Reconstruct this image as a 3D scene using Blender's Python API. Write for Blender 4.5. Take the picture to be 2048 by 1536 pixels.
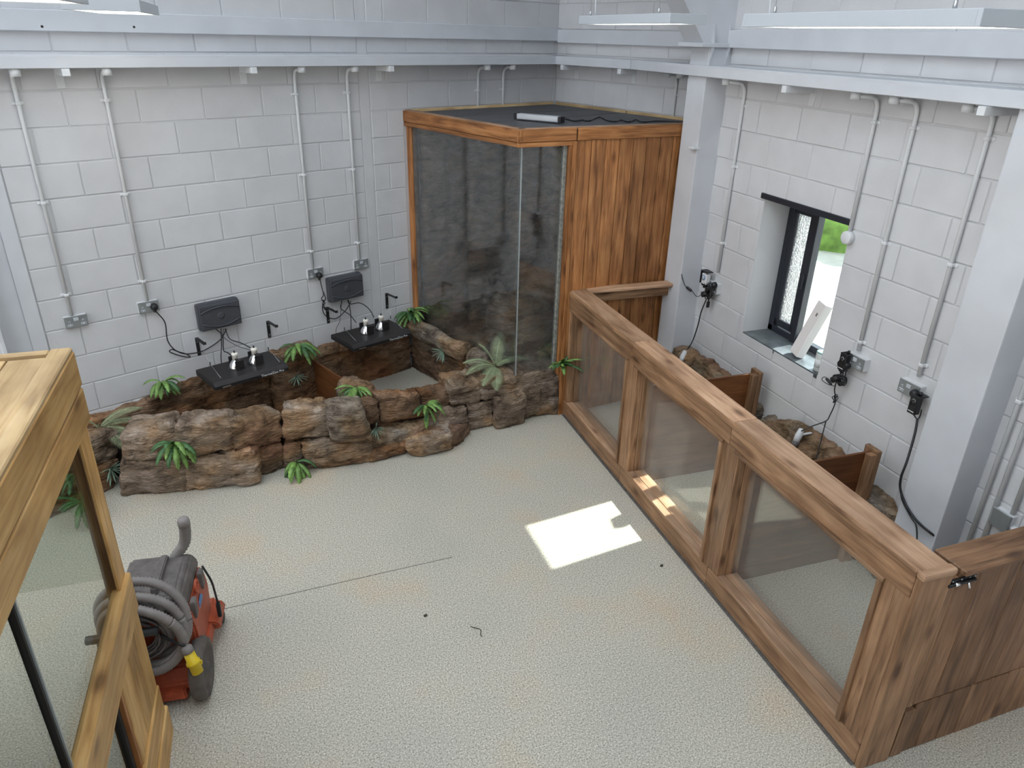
import bpy, bmesh, math, random
import numpy as np
from mathutils import Vector, Matrix, noise
random.seed(7)
SC = bpy.context.scene
COL = SC.collection
for o in list(bpy.data.objects): bpy.data.objects.remove(o)

# ------------------------------------------------------------------ camera, light, exposure
F_PX, YAW, PITCH, ROLL = 1458.84, 0.356486, 0.446302, -0.025605
H = 3.08                                   # eye height above the floor
def _axes():
    fw = np.array([math.sin(YAW)*math.cos(PITCH), math.cos(YAW)*math.cos(PITCH), -math.sin(PITCH)])
    r = np.array([math.cos(YAW), -math.sin(YAW), 0.]); d = np.cross(fw, r)
    c, s = math.cos(ROLL), math.sin(ROLL)
    return np.array([c*r+s*d, -s*r+c*d, fw])
RM = _axes()                               # rows: right, down, forward
cam_d = bpy.data.cameras.new('camera'); cam = bpy.data.objects.new('camera', cam_d); COL.objects.link(cam)
cam_d.sensor_fit = 'HORIZONTAL'; cam_d.sensor_width = 36.0; cam_d.lens = F_PX/2048*36.0
cam_d.clip_start = 0.02; cam_d.clip_end = 300
cam.matrix_world = Matrix(((RM[0][0], -RM[1][0], -RM[2][0], 0), (RM[0][1], -RM[1][1], -RM[2][1], 0),
                           (RM[0][2], -RM[1][2], -RM[2][2], H), (0, 0, 0, 1)))
SC.camera = cam

W = bpy.data.worlds.new('sky'); SC.world = W; W.use_nodes = True
bgn = W.node_tree.nodes['Background']; bgn.inputs[0].default_value = (0.76, 0.88, 1.0, 1); bgn.inputs[1].default_value = 2.5
sun_d = bpy.data.lights.new('sun', 'SUN'); sun_d.energy = 16.0; sun_d.angle = 0.012; sun_d.color = (1, .99, .97)
sun = bpy.data.objects.new('sun', sun_d); COL.objects.link(sun); sun.location = (12, 6, 10)
sun.rotation_euler = Vector((-1, -.125, -.85)).to_track_quat('-Z', 'Y').to_euler()
LED_STRENGTH = 5.0
SC.view_settings.view_transform = 'Standard'; SC.view_settings.look = 'None'
SC.view_settings.gamma = 1.0; SC.view_settings.use_curve_mapping = False
SC.view_settings.exposure = 0.42

# ------------------------------------------------------------------ measured frames of the room
BAZ, FAZ = 1.180409, 0.025714              # azimuth of the back wall and of the low partition
XW = 3.62                                  # plane of the right-hand wall
BX = Vector((math.sin(BAZ), math.cos(BAZ), 0)); BN = Vector((math.cos(BAZ), -math.sin(BAZ), 0))
CORNER = Vector((3.18816, 7.49733, 0))
UP = Vector((0, 0, 1))
def ray(u, v):
    d = RM.T @ np.array([(u-1024)/F_PX, (v-768)/F_PX, 1.]); return Vector(d)
EYE = Vector((0, 0, H))
def at_z(u, v, z):
    d = ray(u, v); return EYE + d*((z-H)/d.z)
def at_plane(u, v, P, n):
    d = ray(u, v); n = Vector(n); return EYE + d*((Vector(P)-EYE).dot(n)/d.dot(n))
def at_back(u, v, off=0): return at_plane(u, v, CORNER+BN*off, BN)
def at_right(u, v, off=0): return at_plane(u, v, (XW-off, 0, 0), (1, 0, 0))
def BP(s, d, z): return CORNER - BX*s + BN*d + UP*z
def sdz(P): q = P-CORNER; return -(q.dot(BX)), q.dot(BN), P.z
FO = Vector((2.4712, 5.297, 0)); FU = Vector((-math.sin(FAZ), -math.cos(FAZ), 0)); FN = Vector((-math.cos(FAZ), math.sin(FAZ), 0))
def FP(u, n, z): return FO + FU*u + FN*n + UP*z
_a = math.radians(2.0)
LO = Vector((-.654, 2.86, 0)); LU = Vector((-math.sin(_a), -math.cos(_a), 0)); LN = Vector((math.cos(_a), -math.sin(_a), 0))
def LP(u, n, z): return LO + LU*u + LN*n + UP*z
_s = math.radians(-18)
SD = Vector((-math.sin(_s), -math.cos(_s), 0)); SN = Vector((-math.cos(_s), math.sin(_s), 0))   # rear part of the right wall
def SP(t, d, z): return CORNER + SD*t + SN*d + UP*z
def RP(y, z, off=0): return Vector((XW-off, y, z))

# ------------------------------------------------------------------ materials
MATS = {}
def newmat(name):
    m = bpy.data.materials.new(name); m.use_nodes = True; MATS[name] = m
    nt = m.node_tree; return m, nt, nt.nodes['Principled BSDF']
def N(nt, t, **kw):
    n = nt.nodes.new(t)
    for k, v in kw.items():
        if k in n.inputs: n.inputs[k].default_value = v
        else: setattr(n, k, v)
    return n
def ramp(nt, stops):
    r = nt.nodes.new('ShaderNodeValToRGB'); e = r.color_ramp.elements
    while len(e) > 1: e.remove(e[-1])
    e[0].position, e[0].color = stops[0][0], (*stops[0][1], 1)
    for p, c in stops[1:]:
        x = e.new(p); x.color = (*c, 1)
    return r
def mapping(nt, scale, src='Object', rand=False):
    tc = nt.nodes.new('ShaderNodeTexCoord'); mp = nt.nodes.new('ShaderNodeMapping')
    mp.inputs['Scale'].default_value = scale
    nt.links.new(tc.outputs[src], mp.inputs['Vector'])
    if rand:
        oi = nt.nodes.new('ShaderNodeObjectInfo'); mu = N(nt, 'ShaderNodeVectorMath', operation='SCALE')
        cx = nt.nodes.new('ShaderNodeCombineXYZ')
        m1 = N(nt, 'ShaderNodeMath', operation='MULTIPLY'); m1.inputs[1].default_value = 37.0
        nt.links.new(oi.outputs['Random'], m1.inputs[0])
        for i in range(3): nt.links.new(m1.outputs[0], cx.inputs[i])
        nt.links.new(cx.outputs[0], mp.inputs['Location'])
    return mp
def bump(nt, b, h, strength, dist=.01):
    n = N(nt, 'ShaderNodeBump'); n.inputs['Strength'].default_value = strength; n.inputs['Distance'].default_value = dist
    nt.links.new(h, n.inputs['Height']); nt.links.new(n.outputs[0], b.inputs['Normal'])
def plain(name, col, rough=.5, metal=0., spec=.5, noise_amt=0., nscale=30, bmp=0.):
    m, nt, b = newmat(name)
    b.inputs['Roughness'].default_value = rough; b.inputs['Metallic'].default_value = metal
    b.inputs['Specular IOR Level'].default_value = spec
    mp = mapping(nt, (1, 1, 1)); nz = N(nt, 'ShaderNodeTexNoise'); nz.inputs['Scale'].default_value = nscale; nz.inputs['Detail'].default_value = 4
    nt.links.new(mp.outputs[0], nz.inputs['Vector'])
    k = noise_amt
    r = ramp(nt, [(.3, tuple(c*(1-k) for c in col)), (.7, tuple(min(1, c*(1+k)) for c in col))])
    nt.links.new(nz.outputs[0], r.inputs[0]); nt.links.new(r.outputs[0], b.inputs['Base Color'])
    if bmp: bump(nt, b, nz.outputs[0], bmp, .004)
    return m
def wood(name, dark, mid, light, rough=.45, knots=.8):
    m, nt, b = newmat(name); b.inputs['Roughness'].default_value = rough; b.inputs['Specular IOR Level'].default_value = .35
    mp = mapping(nt, (1.3, 16, 16), rand=True)
    n1 = N(nt, 'ShaderNodeTexNoise'); n1.inputs['Scale'].default_value = 2.2; n1.inputs['Detail'].default_value = 6; n1.inputs['Distortion'].default_value = .7
    nt.links.new(mp.outputs[0], n1.inputs['Vector'])
    r1 = ramp(nt, [(.25, dark), (.5, mid), (.75, light)])
    nt.links.new(n1.outputs[0], r1.inputs[0])
    mp2 = mapping(nt, (.9, 1.6, 1.6), rand=True)     # broad staining
    n2 = N(nt, 'ShaderNodeTexNoise'); n2.inputs['Scale'].default_value = 3.0; n2.inputs['Detail'].default_value = 3
    nt.links.new(mp2.outputs[0], n2.inputs['Vector'])
    mm = N(nt, 'ShaderNodeMix', data_type='RGBA', blend_type='MULTIPLY'); mm.inputs[0].default_value = .75
    r2 = ramp(nt, [(.3, (.5, .45, .4)), (.7, (1.12, 1.1, 1.08))])
    nt.links.new(n2.outputs[0], r2.inputs[0]); nt.links.new(r1.outputs[0], mm.inputs[6]); nt.links.new(r2.outputs[0], mm.inputs[7])
    mp3 = mapping(nt, (3.0, 7.5, 7.5), rand=True)        # knots
    vo = N(nt, 'ShaderNodeTexVoronoi'); vo.inputs['Scale'].default_value = 1.0; nt.links.new(mp3.outputs[0], vo.inputs['Vector'])
    r3 = ramp(nt, [(.08, (.22, .17, .15)), (.15, (.55, .48, .43)), (.20, (.82, .78, .75)), (.30, (1, 1, 1))])
    nt.links.new(vo.outputs['Distance'], r3.inputs[0])
    m3 = N(nt, 'ShaderNodeMix', data_type='RGBA', blend_type='MULTIPLY'); m3.inputs[0].default_value = knots
    nt.links.new(mm.outputs[2], m3.inputs[6]); nt.links.new(r3.outputs[0], m3.inputs[7])
    oi = nt.nodes.new('ShaderNodeObjectInfo'); hs = N(nt, 'ShaderNodeHueSaturation')
    mr = N(nt, 'ShaderNodeMapRange'); mr.inputs[3].default_value = .78; mr.inputs[4].default_value = 1.22
    nt.links.new(oi.outputs['Random'], mr.inputs[0]); nt.links.new(mr.outputs[0], hs.inputs['Value'])
    nt.links.new(m3.outputs[2], hs.inputs['Color']); nt.links.new(hs.outputs[0], b.inputs['Base Color'])
    bump(nt, b, n1.outputs[0], .25, .003)
    return m
def rock(name, tint=(1, 1, 1)):
    m, nt, b = newmat(name); b.inputs['Roughness'].default_value = .62; b.inputs['Specular IOR Level'].default_value = .3
    mp = mapping(nt, (1, 1, 1)); mp_s = mapping(nt, (3, 3, 11))
    T = lambda c: tuple(a*t for a, t in zip(c, tint))
    n1 = N(nt, 'ShaderNodeTexNoise'); n1.inputs['Scale'].default_value = 5.; n1.inputs['Detail'].default_value = 8; n1.inputs['Roughness'].default_value = .68; n1.inputs['Distortion'].default_value = .5
    mp_c = mapping(nt, (1, 1, 2.6)); nt.links.new(mp_c.outputs[0], n1.inputs['Vector'])
    r1 = ramp(nt, [(.30, T((.050, .035, .024))), (.41, T((.150, .104, .068))), (.50, T((.255, .186, .126))), (.59, T((.345, .262, .195))), (.71, T((.50, .415, .335)))])
    nt.links.new(n1.outputs[0], r1.inputs[0])
    n2 = N(nt, 'ShaderNodeTexNoise'); n2.inputs['Scale'].default_value = 2.3; n2.inputs['Detail'].default_value = 3
    nt.links.new(mp.outputs[0], n2.inputs['Vector'])
    r2 = ramp(nt, [(.33, (.86, .86, .96)), (.47, (1., 1., 1.)), (.57, (1.15, .95, .72)), (.68, (1.12, .80, .66))])
    nt.links.new(n2.outputs[0], r2.inputs[0])
    mx = N(nt, 'ShaderNodeMix', data_type='RGBA', blend_type='MULTIPLY'); mx.inputs[0].default_value = 1
    nt.links.new(r1.outputs[0], mx.inputs[6]); nt.links.new(r2.outputs[0], mx.inputs[7])
    oi = nt.nodes.new('ShaderNodeObjectInfo'); hs = N(nt, 'ShaderNodeHueSaturation')
    mr = N(nt, 'ShaderNodeMapRange'); mr.inputs[3].default_value = .85; mr.inputs[4].default_value = 1.25
    nt.links.new(oi.outputs['Random'], mr.inputs[0]); nt.links.new(mr.outputs[0], hs.inputs['Value'])
    nt.links.new(mx.outputs[2], hs.inputs['Color']); nt.links.new(hs.outputs[0], b.inputs['Base Color'])
    n3 = N(nt, 'ShaderNodeTexNoise'); n3.inputs['Scale'].default_value = 6; n3.inputs['Detail'].default_value = 9; n3.inputs['Distortion'].default_value = .8
    nt.links.new(mp_s.outputs[0], n3.inputs['Vector'])
    bump(nt, b, n3.outputs[0], 1.0, .05)
    return m
def glass(name, tint=(.96, .98, .97), rough=0., boost=1.0, haze=0.):
    m, nt, b = newmat(name); nt.nodes.remove(b); out = nt.nodes['Material Output']
    tr = N(nt, 'ShaderNodeBsdfTransparent'); tr.inputs[0].default_value = (*tint, 1)
    gl = N(nt, 'ShaderNodeBsdfGlossy'); gl.inputs['Roughness'].default_value = rough
    ge = nt.nodes.new('ShaderNodeNewGeometry'); dt = N(nt, 'ShaderNodeVectorMath', operation='DOT_PRODUCT')
    nt.links.new(ge.outputs['Normal'], dt.inputs[0]); nt.links.new(ge.outputs['Incoming'], dt.inputs[1])
    def mth(op, x, y=None):
        n = N(nt, 'ShaderNodeMath', operation=op); n.use_clamp = op in ('SUBTRACT', 'MULTIPLY_ADD')
        nt.links.new(x, n.inputs[0])
        return n
    ab = mth('ABSOLUTE', dt.outputs['Value'])
    om = N(nt, 'ShaderNodeMath', operation='SUBTRACT'); om.inputs[0].default_value = 1.0; nt.links.new(ab.outputs[0], om.inputs[1])
    pw = N(nt, 'ShaderNodeMath', operation='POWER'); nt.links.new(om.outputs[0], pw.inputs[0]); pw.inputs[1].default_value = 5.0
    mu = N(nt, 'ShaderNodeMath', operation='MULTIPLY_ADD'); nt.links.new(pw.outputs[0], mu.inputs[0]); mu.inputs[1].default_value = .96*boost; mu.inputs[2].default_value = .04*boost; mu.use_clamp = True
    mx = N(nt, 'ShaderNodeMixShader')
    nt.links.new(mu.outputs[0], mx.inputs[0])
    nt.links.new(tr.outputs[0], mx.inputs[1]); nt.links.new(gl.outputs[0], mx.inputs[2]); nt.links.new(mx.outputs[0], out.inputs[0])
    if haze:      # dusty, smeared panes
        df = N(nt, 'ShaderNodeBsdfDiffuse'); df.inputs[0].default_value = (.75, .72, .68, 1); m2 = N(nt, 'ShaderNodeMixShader')
        mp = mapping(nt, (1, 1, 1)); nz = N(nt, 'ShaderNodeTexNoise'); nz.inputs['Scale'].default_value = 5; nz.inputs['Detail'].default_value = 6; nt.links.new(mp.outputs[0], nz.inputs['Vector'])
        mr = N(nt, 'ShaderNodeMapRange'); mr.inputs[1].default_value = .3; mr.inputs[2].default_value = .75; mr.inputs[3].default_value = haze*.85; mr.inputs[4].default_value = haze*1.25; nt.links.new(nz.outputs[0], mr.inputs[0])
        nt.links.new(mr.outputs[0], m2.inputs[0]); nt.links.new(mx.outputs[0], m2.inputs[1]); nt.links.new(df.outputs[0], m2.inputs[2]); nt.links.new(m2.outputs[0], out.inputs[0])
    return m
def emit(name, col, s):
    m, nt, b = newmat(name); b.inputs['Base Color'].default_value = (*col, 1)
    b.inputs['Emission Color'].default_value = (*col, 1); b.inputs['Emission Strength'].default_value = s
    return m

def paint_mat(name, col, scale=60, bmp=.35):
    m, nt, b = newmat(name); b.inputs['Roughness'].default_value = .55; b.inputs['Specular IOR Level'].default_value = .3
    mp = mapping(nt, (1, 1, 1), 'Object', rand=True)
    n1 = N(nt, 'ShaderNodeTexNoise'); n1.inputs['Scale'].default_value = scale; n1.inputs['Detail'].default_value = 5
    nt.links.new(mp.outputs[0], n1.inputs['Vector'])
    n2 = N(nt, 'ShaderNodeTexNoise'); n2.inputs['Scale'].default_value = 4; n2.inputs['Detail'].default_value = 2
    nt.links.new(mp.outputs[0], n2.inputs['Vector'])
    r = ramp(nt, [(.35, tuple(c*.955 for c in col)), (.65, tuple(c*1.02 for c in col))])
    nt.links.new(n2.outputs[0], r.inputs[0]); nt.links.new(r.outputs[0], b.inputs['Base Color'])
    bump(nt, b, n1.outputs[0], bmp, .004)
    return m
paint_mat('block_paint', (.605, .605, .615)); paint_mat('mortar_paint', (.56, .56, .57)); paint_mat('steel_paint', (.60, .615, .645), 20, .06)
plain('white_plastic', (.68, .69, .70), .4); plain('white_gloss', (.50, .53, .56), .35)
plain('grey_metal', (.30, .32, .33), .42, .6, noise_amt=.05)
plain('black_plastic', (.012, .012, .014), .45, noise_amt=.3); plain('black_metal', (.018, .017, .018), .5, .2, noise_amt=.25)
plain('charcoal_plastic', (.055, .058, .068), .5, noise_amt=.08, nscale=80, bmp=.1)
plain('lamp_top', (.034, .031, .031), .55, .3, noise_amt=.1)
plain('chrome', (.86, .87, .88), .18, 1.0); plain('steel', (.6, .6, .6), .35, 1.0)
plain('ceramic', (.80, .76, .68), .4); plain('cream_box', (.76, .72, .70), .6); plain('tin', (.70, .74, .72), .35, .3); plain('tin_green', (.22, .36, .33), .4)
plain('vac_red', (.40, .075, .030), .5, noise_amt=.18, nscale=18); plain('vac_grey', (.135, .120, .112), .6, noise_amt=.25, nscale=20)
plain('hose', (.25, .225, .215), .5, noise_amt=.08); plain('rubber', (.115, .100, .088), .75, noise_amt=.25, nscale=22)
plain('yellow', (.75, .55, .02), .45, noise_amt=.08); plain('blue_sticker', (.06, .22, .50), .45, noise_amt=.3, nscale=60)
plain('mesh_dark', (.085, .085, .092), .6, .2, noise_amt=.12, nscale=8); plain('window_frame', (.022, .025, .034), .38, .2)
plain('sill', (.10, .115, .125), .3, .1, noise_amt=.4, nscale=9); plain('silicone', (.20, .20, .18), .5, noise_amt=.4, nscale=40)
plain('dark_gap', (.02, .018, .016), .8); plain('alu', (.75, .77, .80), .32, .7)
plain('ceiling_paint', (.80, .80, .80), .7); plain('leaf', (.16, .29, .07), .45, noise_amt=.45, nscale=22)
plain('leaf_dark', (.055, .14, .045), .45, noise_amt=.4, nscale=22); plain('leaf_pale', (.36, .43, .25), .5, noise_amt=.3, nscale=26)
plain('leaf_grey', (.20, .30, .22), .5, noise_amt=.3, nscale=30); plain('stem', (.10, .11, .05), .6)
plain('twig', (.06, .045, .03), .8); plain('rock_core', (.035, .022, .015), .9)
plain('outside_ground', (.45, .43, .39), .9, noise_amt=.15, nscale=3); plain('outside_green', (.12, .22, .04), .9, noise_amt=.5, nscale=4)
plain('outside_stone', (.28, .27, .25), .9, noise_amt=.7, nscale=14, bmp=.6); plain('print_white', (.75, .75, .75), .5); plain('print_dark', (.03, .03, .03), .5)
wood('wood_tank', (.145, .055, .016), (.39, .165, .056), (.54, .27, .105))
wood('wood_fence', (.145, .076, .038), (.315, .178, .096), (.44, .272, .158))
wood('wood_cap', (.30, .168, .096), (.47, .292, .180), (.58, .39, .262), rough=.5)
wood('wood_box', (.46, .25, .080), (.70, .425, .160), (.80, .55, .25))
wood('wood_gate', (.12, .062, .030), (.285, .155, .082), (.40, .240, .135))
wood('wood_pale', (.50, .34, .17), (.66, .48, .26), (.76, .60, .37), knots=.4)
wood('ply', (.105, .036, .012), (.165, .062, .021), (.215, .09, .034), knots=.1); wood('ply_pink', (.62, .42, .28), (.72, .52, .36), (.78, .60, .44), knots=.1)
rock('rock'); rock('rock_red', (.86, .70, .58)); rock('rock_grey', (.9, .98, 1.05)); rock('rock_lightened', (1.15, 1.2, 1.25))  # last one: rock colour lightened to brighten the dark vivarium inside
glass('glass', (.92, .95, .93), boost=.6); glass('glass_box', (.875, .90, .875), boost=.5); glass('glass_tank', (.90, .92, .93), boost=2.6, haze=.018); glass('glass_low', (.95, .96, .95), boost=1.2, haze=.07)
def obscure():
    m, nt, b = newmat('glass_obscure'); b.inputs['Transmission Weight'].default_value = .85; b.inputs['Roughness'].default_value = .45; b.inputs['Base Color'].default_value = (.8, .82, .82, 1)
    mp = mapping(nt, (1, 1, 1)); vo = N(nt, 'ShaderNodeTexVoronoi'); vo.inputs['Scale'].default_value = 70; nt.links.new(mp.outputs[0], vo.inputs['Vector'])
    bump(nt, b, vo.outputs['Distance'], 1.0, .02)
obscure()
plain('glass_edge', (.34, .37, .37), .2)
emit('led', (1, .98, .92), LED_STRENGTH)
def floor_mat():
    m, nt, b = newmat('floor'); b.inputs['Roughness'].default_value = .5; b.inputs['Specular IOR Level'].default_value = .4
    mp = mapping(nt, (1, 1, 1))
    n1 = N(nt, 'ShaderNodeTexNoise'); n1.inputs['Scale'].default_value = 120; n1.inputs['Detail'].default_value = 4; n1.inputs['Roughness'].default_value = .75
    nt.links.new(mp.outputs[0], n1.inputs['Vector'])
    r1 = ramp(nt, [(.33, (.10, .088, .065)), (.43, (.40, .37, .30)), (.53, (.56, .52, .435)), (.64, (.81, .77, .68))])
    nt.links.new(n1.outputs[0], r1.inputs[0])
    n2 = N(nt, 'ShaderNodeTexNoise'); n2.inputs['Scale'].default_value = 1.6; n2.inputs['Detail'].default_value = 5; nt.links.new(mp.outputs[0], n2.inputs['Vector'])
    r2 = ramp(nt, [(.3, (.93, .96, .97)), (.55, (1, 1, 1)), (.66, (1.04, .97, .90)), (.76, (1.08, .90, .79))])
    nt.links.new(n2.outputs[0], r2.inputs[0])
    mx = N(nt, 'ShaderNodeMix', data_type='RGBA', blend_type='MULTIPLY'); mx.inputs[0].default_value = 1
    nt.links.new(r1.outputs[0], mx.inputs[6]); nt.links.new(r2.outputs[0], mx.inputs[7]); nt.links.new(mx.outputs[2], b.inputs['Base Color'])
    bump(nt, b, n1.outputs[0], .15, .002)
floor_mat()

# ------------------------------------------------------------------ mesh helpers
def link(name, me, mat, parent=None, mw=None, smooth=False):
    o = bpy.data.objects.new(name, me); COL.objects.link(o)
    if mat and not me.materials: me.materials.append(MATS[mat])
    if smooth:
        for p in me.polygons: p.use_smooth = True
    if mw is not None: o.matrix_basis = mw
    if parent is not None:
        o.parent = parent; o.matrix_parent_inverse = parent.matrix_basis.inverted()
    return o
def tag(o, label, cat, group=None):
    o['label'] = label; o['category'] = cat
    if group: o['group'] = group
    return o
def struct(o): o['kind'] = 'structure'; return o
def thing(name, label, cat, loc, group=None):
    o = bpy.data.objects.new(name, None); COL.objects.link(o); o.matrix_basis = Matrix.Translation(loc); o.empty_display_size = .05
    return tag(o, label, cat, group)
def pydata(name, v, f, mat, parent=None, smooth=False):
    me = bpy.data.meshes.new(name); me.from_pydata([tuple(x) for x in v], [], f); me.update()
    return link(name, me, mat, parent, None, smooth)
_boxes = {}
def box_mesh(sx, sy, sz, bev, mat):
    k = (round(sx, 4), round(sy, 4), round(sz, 4), bev, mat)
    if k in _boxes: return _boxes[k]
    bm = bmesh.new(); bmesh.ops.create_cube(bm, size=1)
    for v in bm.verts: v.co = Vector((v.co.x*sx, v.co.y*sy, v.co.z*sz))
    if bev > 0: bmesh.ops.bevel(bm, geom=bm.edges[:], offset=min(bev, .4*min(sx, sy, sz)), segments=2 if bev > .006 else 1, affect='EDGES', profile=.6)
    me = bpy.data.meshes.new('box'); bm.to_mesh(me); bm.free(); me.materials.append(MATS[mat]); _boxes[k] = me
    return me
def frame(o, x, z):
    x = x.normalized(); z = (z - x*z.dot(x)).normalized(); y = z.cross(x)
    return Matrix(((x.x, y.x, z.x, o.x), (x.y, y.y, z.y, o.y), (x.z, y.z, z.z, o.z), (0, 0, 0, 1)))
def bar(name, p0, p1, w, t, nrm, mat, parent=None, bev=.004):
    """board from p0 to p1 (centre line), t thick along nrm, w wide across"""
    d = p1-p0; return link(name, box_mesh(d.length, w, t, bev, mat), None, parent, frame((p0+p1)/2, d, nrm))
def boxw(name, lo, hi, P, mat, parent=None, bev=.004, long_axis=None):
    """box in a frame P(a,b,c): lo..hi; local X follows the longest side so grain runs along it"""
    c = [(a+b)/2 for a, b in zip(lo, hi)]; s = [abs(b-a) for a, b in zip(lo, hi)]
    o = P(*c); e = 1e-3
    ax = [(P(*[c[j]+(e if j == i else 0) for j in range(3)])-o).normalized() for i in range(3)]
    i = s.index(max(s)) if long_axis is None else long_axis
    j = (i+1) % 3; k = (i+2) % 3
    x, z = ax[i], ax[k]; y = z.cross(x)
    M = Matrix(((x.x, y.x, z.x, o.x), (x.y, y.y, z.y, o.y), (x.z, y.z, z.z, o.z), (0, 0, 0, 1)))
    return link(name, box_mesh(s[i], s[j], s[k], bev, mat), None, parent, M)
def smooth_path(pts, n=6):
    pts = [Vector(p) for p in pts]; out = []
    P = [pts[0]*2-pts[1]] + pts + [pts[-1]*2-pts[-2]]
    for i in range(1, len(P)-2):
        for k in range(n):
            t = k/n; a, b, c, d = P[i-1], P[i], P[i+1], P[i+2]
            out.append(.5*((2*b)+(c-a)*t+(2*a-5*b+4*c-d)*t*t+(3*b-a-3*c+d)*t**3))
    out.append(pts[-1]); return out
def tube_data(pts, r, seg=8, cap=True, rfun=None):
    v, f = [], []; prev = None
    for i, p in enumerate(pts):
        t = (pts[min(i+1, len(pts)-1)]-pts[max(i-1, 0)]).normalized()
        if prev is None:
            a = UP if abs(t.z) < .9 else Vector((1, 0, 0)); n = t.cross(a).normalized()
        else:
            n = (prev-t*prev.dot(t)); n = n.normalized() if n.length > 1e-6 else t.orthogonal().normalized()
        prev = n; b = t.cross(n); rr = r if rfun is None else r*rfun(i, len(pts))
        for k in range(seg):
            a = 2*math.pi*k/seg; v.append(p+(n*math.cos(a)+b*math.sin(a))*rr)
    for i in range(len(pts)-1):
        for k in range(seg):
            k2 = (k+1) % seg; f.append((i*seg+k, i*seg+k2, (i+1)*seg+k2, (i+1)*seg+k))
    if cap:
        f.append(tuple(range(seg-1, -1, -1))); m = (len(pts)-1)*seg; f.append(tuple(range(m, m+seg)))
    return v, f
def tube(name, pts, r, mat, parent=None, seg=8, sm=0, rfun=None):
    pts = [Vector(p) for p in pts]
    if sm: pts = smooth_path(pts, sm)
    v, f = tube_data(pts, r, seg, True, rfun); return pydata(name, v, f, mat, parent, True)
def lathe(name, o, axis, prof, mat, parent=None, seg=16, smooth=True):
    """prof: list of (along axis, radius)"""
    ax = axis.normalized(); n = ax.orthogonal().normalized(); b = ax.cross(n); v, f = [], []
    for h, r in prof:
        for k in range(seg):
            a = 2*math.pi*k/seg; v.append(o+ax*h+(n*math.cos(a)+b*math.sin(a))*r)
    for i in range(len(prof)-1):
        for k in range(seg):
            k2 = (k+1) % seg; f.append((i*seg+k, i*seg+k2, (i+1)*seg+k2, (i+1)*seg+k))
    f.append(tuple(range(seg-1, -1, -1))); m = (len(prof)-1)*seg; f.append(tuple(range(m, m+seg)))
    return pydata(name, v, f, mat, parent, smooth)
def prism(name, pts, ext, mat, parent=None):
    """polygon pts (3D) extruded by vector ext"""
    n = len(pts); v = [Vector(p) for p in pts]+[Vector(p)+ext for p in pts]
    f = [tuple(range(n-1, -1, -1)), tuple(range(n, 2*n))]+[(i, (i+1) % n, n+(i+1) % n, n+i) for i in range(n)]
    o = pydata(name, v, f, mat, parent); bm = bmesh.new(); bm.from_mesh(o.data); bmesh.ops.recalc_face_normals(bm, faces=bm.faces); bm.to_mesh(o.data); bm.free()
    return o
def text(name, s, size, M, mat, parent):
    cu = bpy.data.curves.new(name, 'FONT'); cu.body = s; cu.size = size; cu.extrude = .0004; cu.align_x = 'LEFT'
    t = bpy.data.objects.new('tmp', cu); COL.objects.link(t)
    bpy.context.view_layer.update()
    me = bpy.data.meshes.new_from_object(t.evaluated_get(bpy.context.evaluated_depsgraph_get())); bpy.data.objects.remove(t)
    me.materials.clear(); me.materials.append(MATS[mat]); return link(name, me, None, parent, M)

# ------------------------------------------------------------------ stones
def fbm(p, sc, o=3):
    s, a, q = 0, 1, 0
    for _ in range(o):
        s += a*noise.noise(p*sc); q += a; a *= .5; sc *= 2.1
    return s/q
def rounded_block(w, h, d, r, res=.028):
    nx, ny, nz = [max(3, min(40, int(s/res))) for s in (w, h, d)]
    idx, v, f = {}, [], []
    def vid(i, j, k):
        if (i, j, k) not in idx:
            idx[(i, j, k)] = len(v); v.append(Vector(((i/nx-.5)*w, (j/ny-.5)*h, (k/nz-.5)*d)))
        return idx[(i, j, k)]
    for i in range(nx):
        for j in range(ny):
            f.append((vid(i, j, nz), vid(i+1, j, nz), vid(i+1, j+1, nz), vid(i, j+1, nz))); f.append((vid(i, j, 0), vid(i, j+1, 0), vid(i+1, j+1, 0), vid(i+1, j, 0)))
    for i in range(nx):
        for k in range(nz):
            f.append((vid(i, ny, k), vid(i, ny, k+1), vid(i+1, ny, k+1), vid(i+1, ny, k))); f.append((vid(i, 0, k), vid(i+1, 0, k), vid(i+1, 0, k+1), vid(i, 0, k+1)))
    for j in range(ny):
        for k in range(nz):
            f.append((vid(nx, j, k), vid(nx, j+1, k), vid(nx, j+1, k+1), vid(nx, j, k+1))); f.append((vid(0, j, k), vid(0, j, k+1), vid(0, j+1, k+1), vid(0, j+1, k)))
    out = []
    r = min(r, .45*w, .45*h, .45*d)
    for p in v:
        q = Vector((max(-(w/2-r), min(w/2-r, p.x)), max(-(h/2-r), min(h/2-r, p.y)), max(-(d/2-r), min(d/2-r, p.z))))
        n = p-q; n = n.normalized() if n.length > 1e-9 else Vector((0, 0, 1)); out.append((q+n*r, n))
    return out, f
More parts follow.
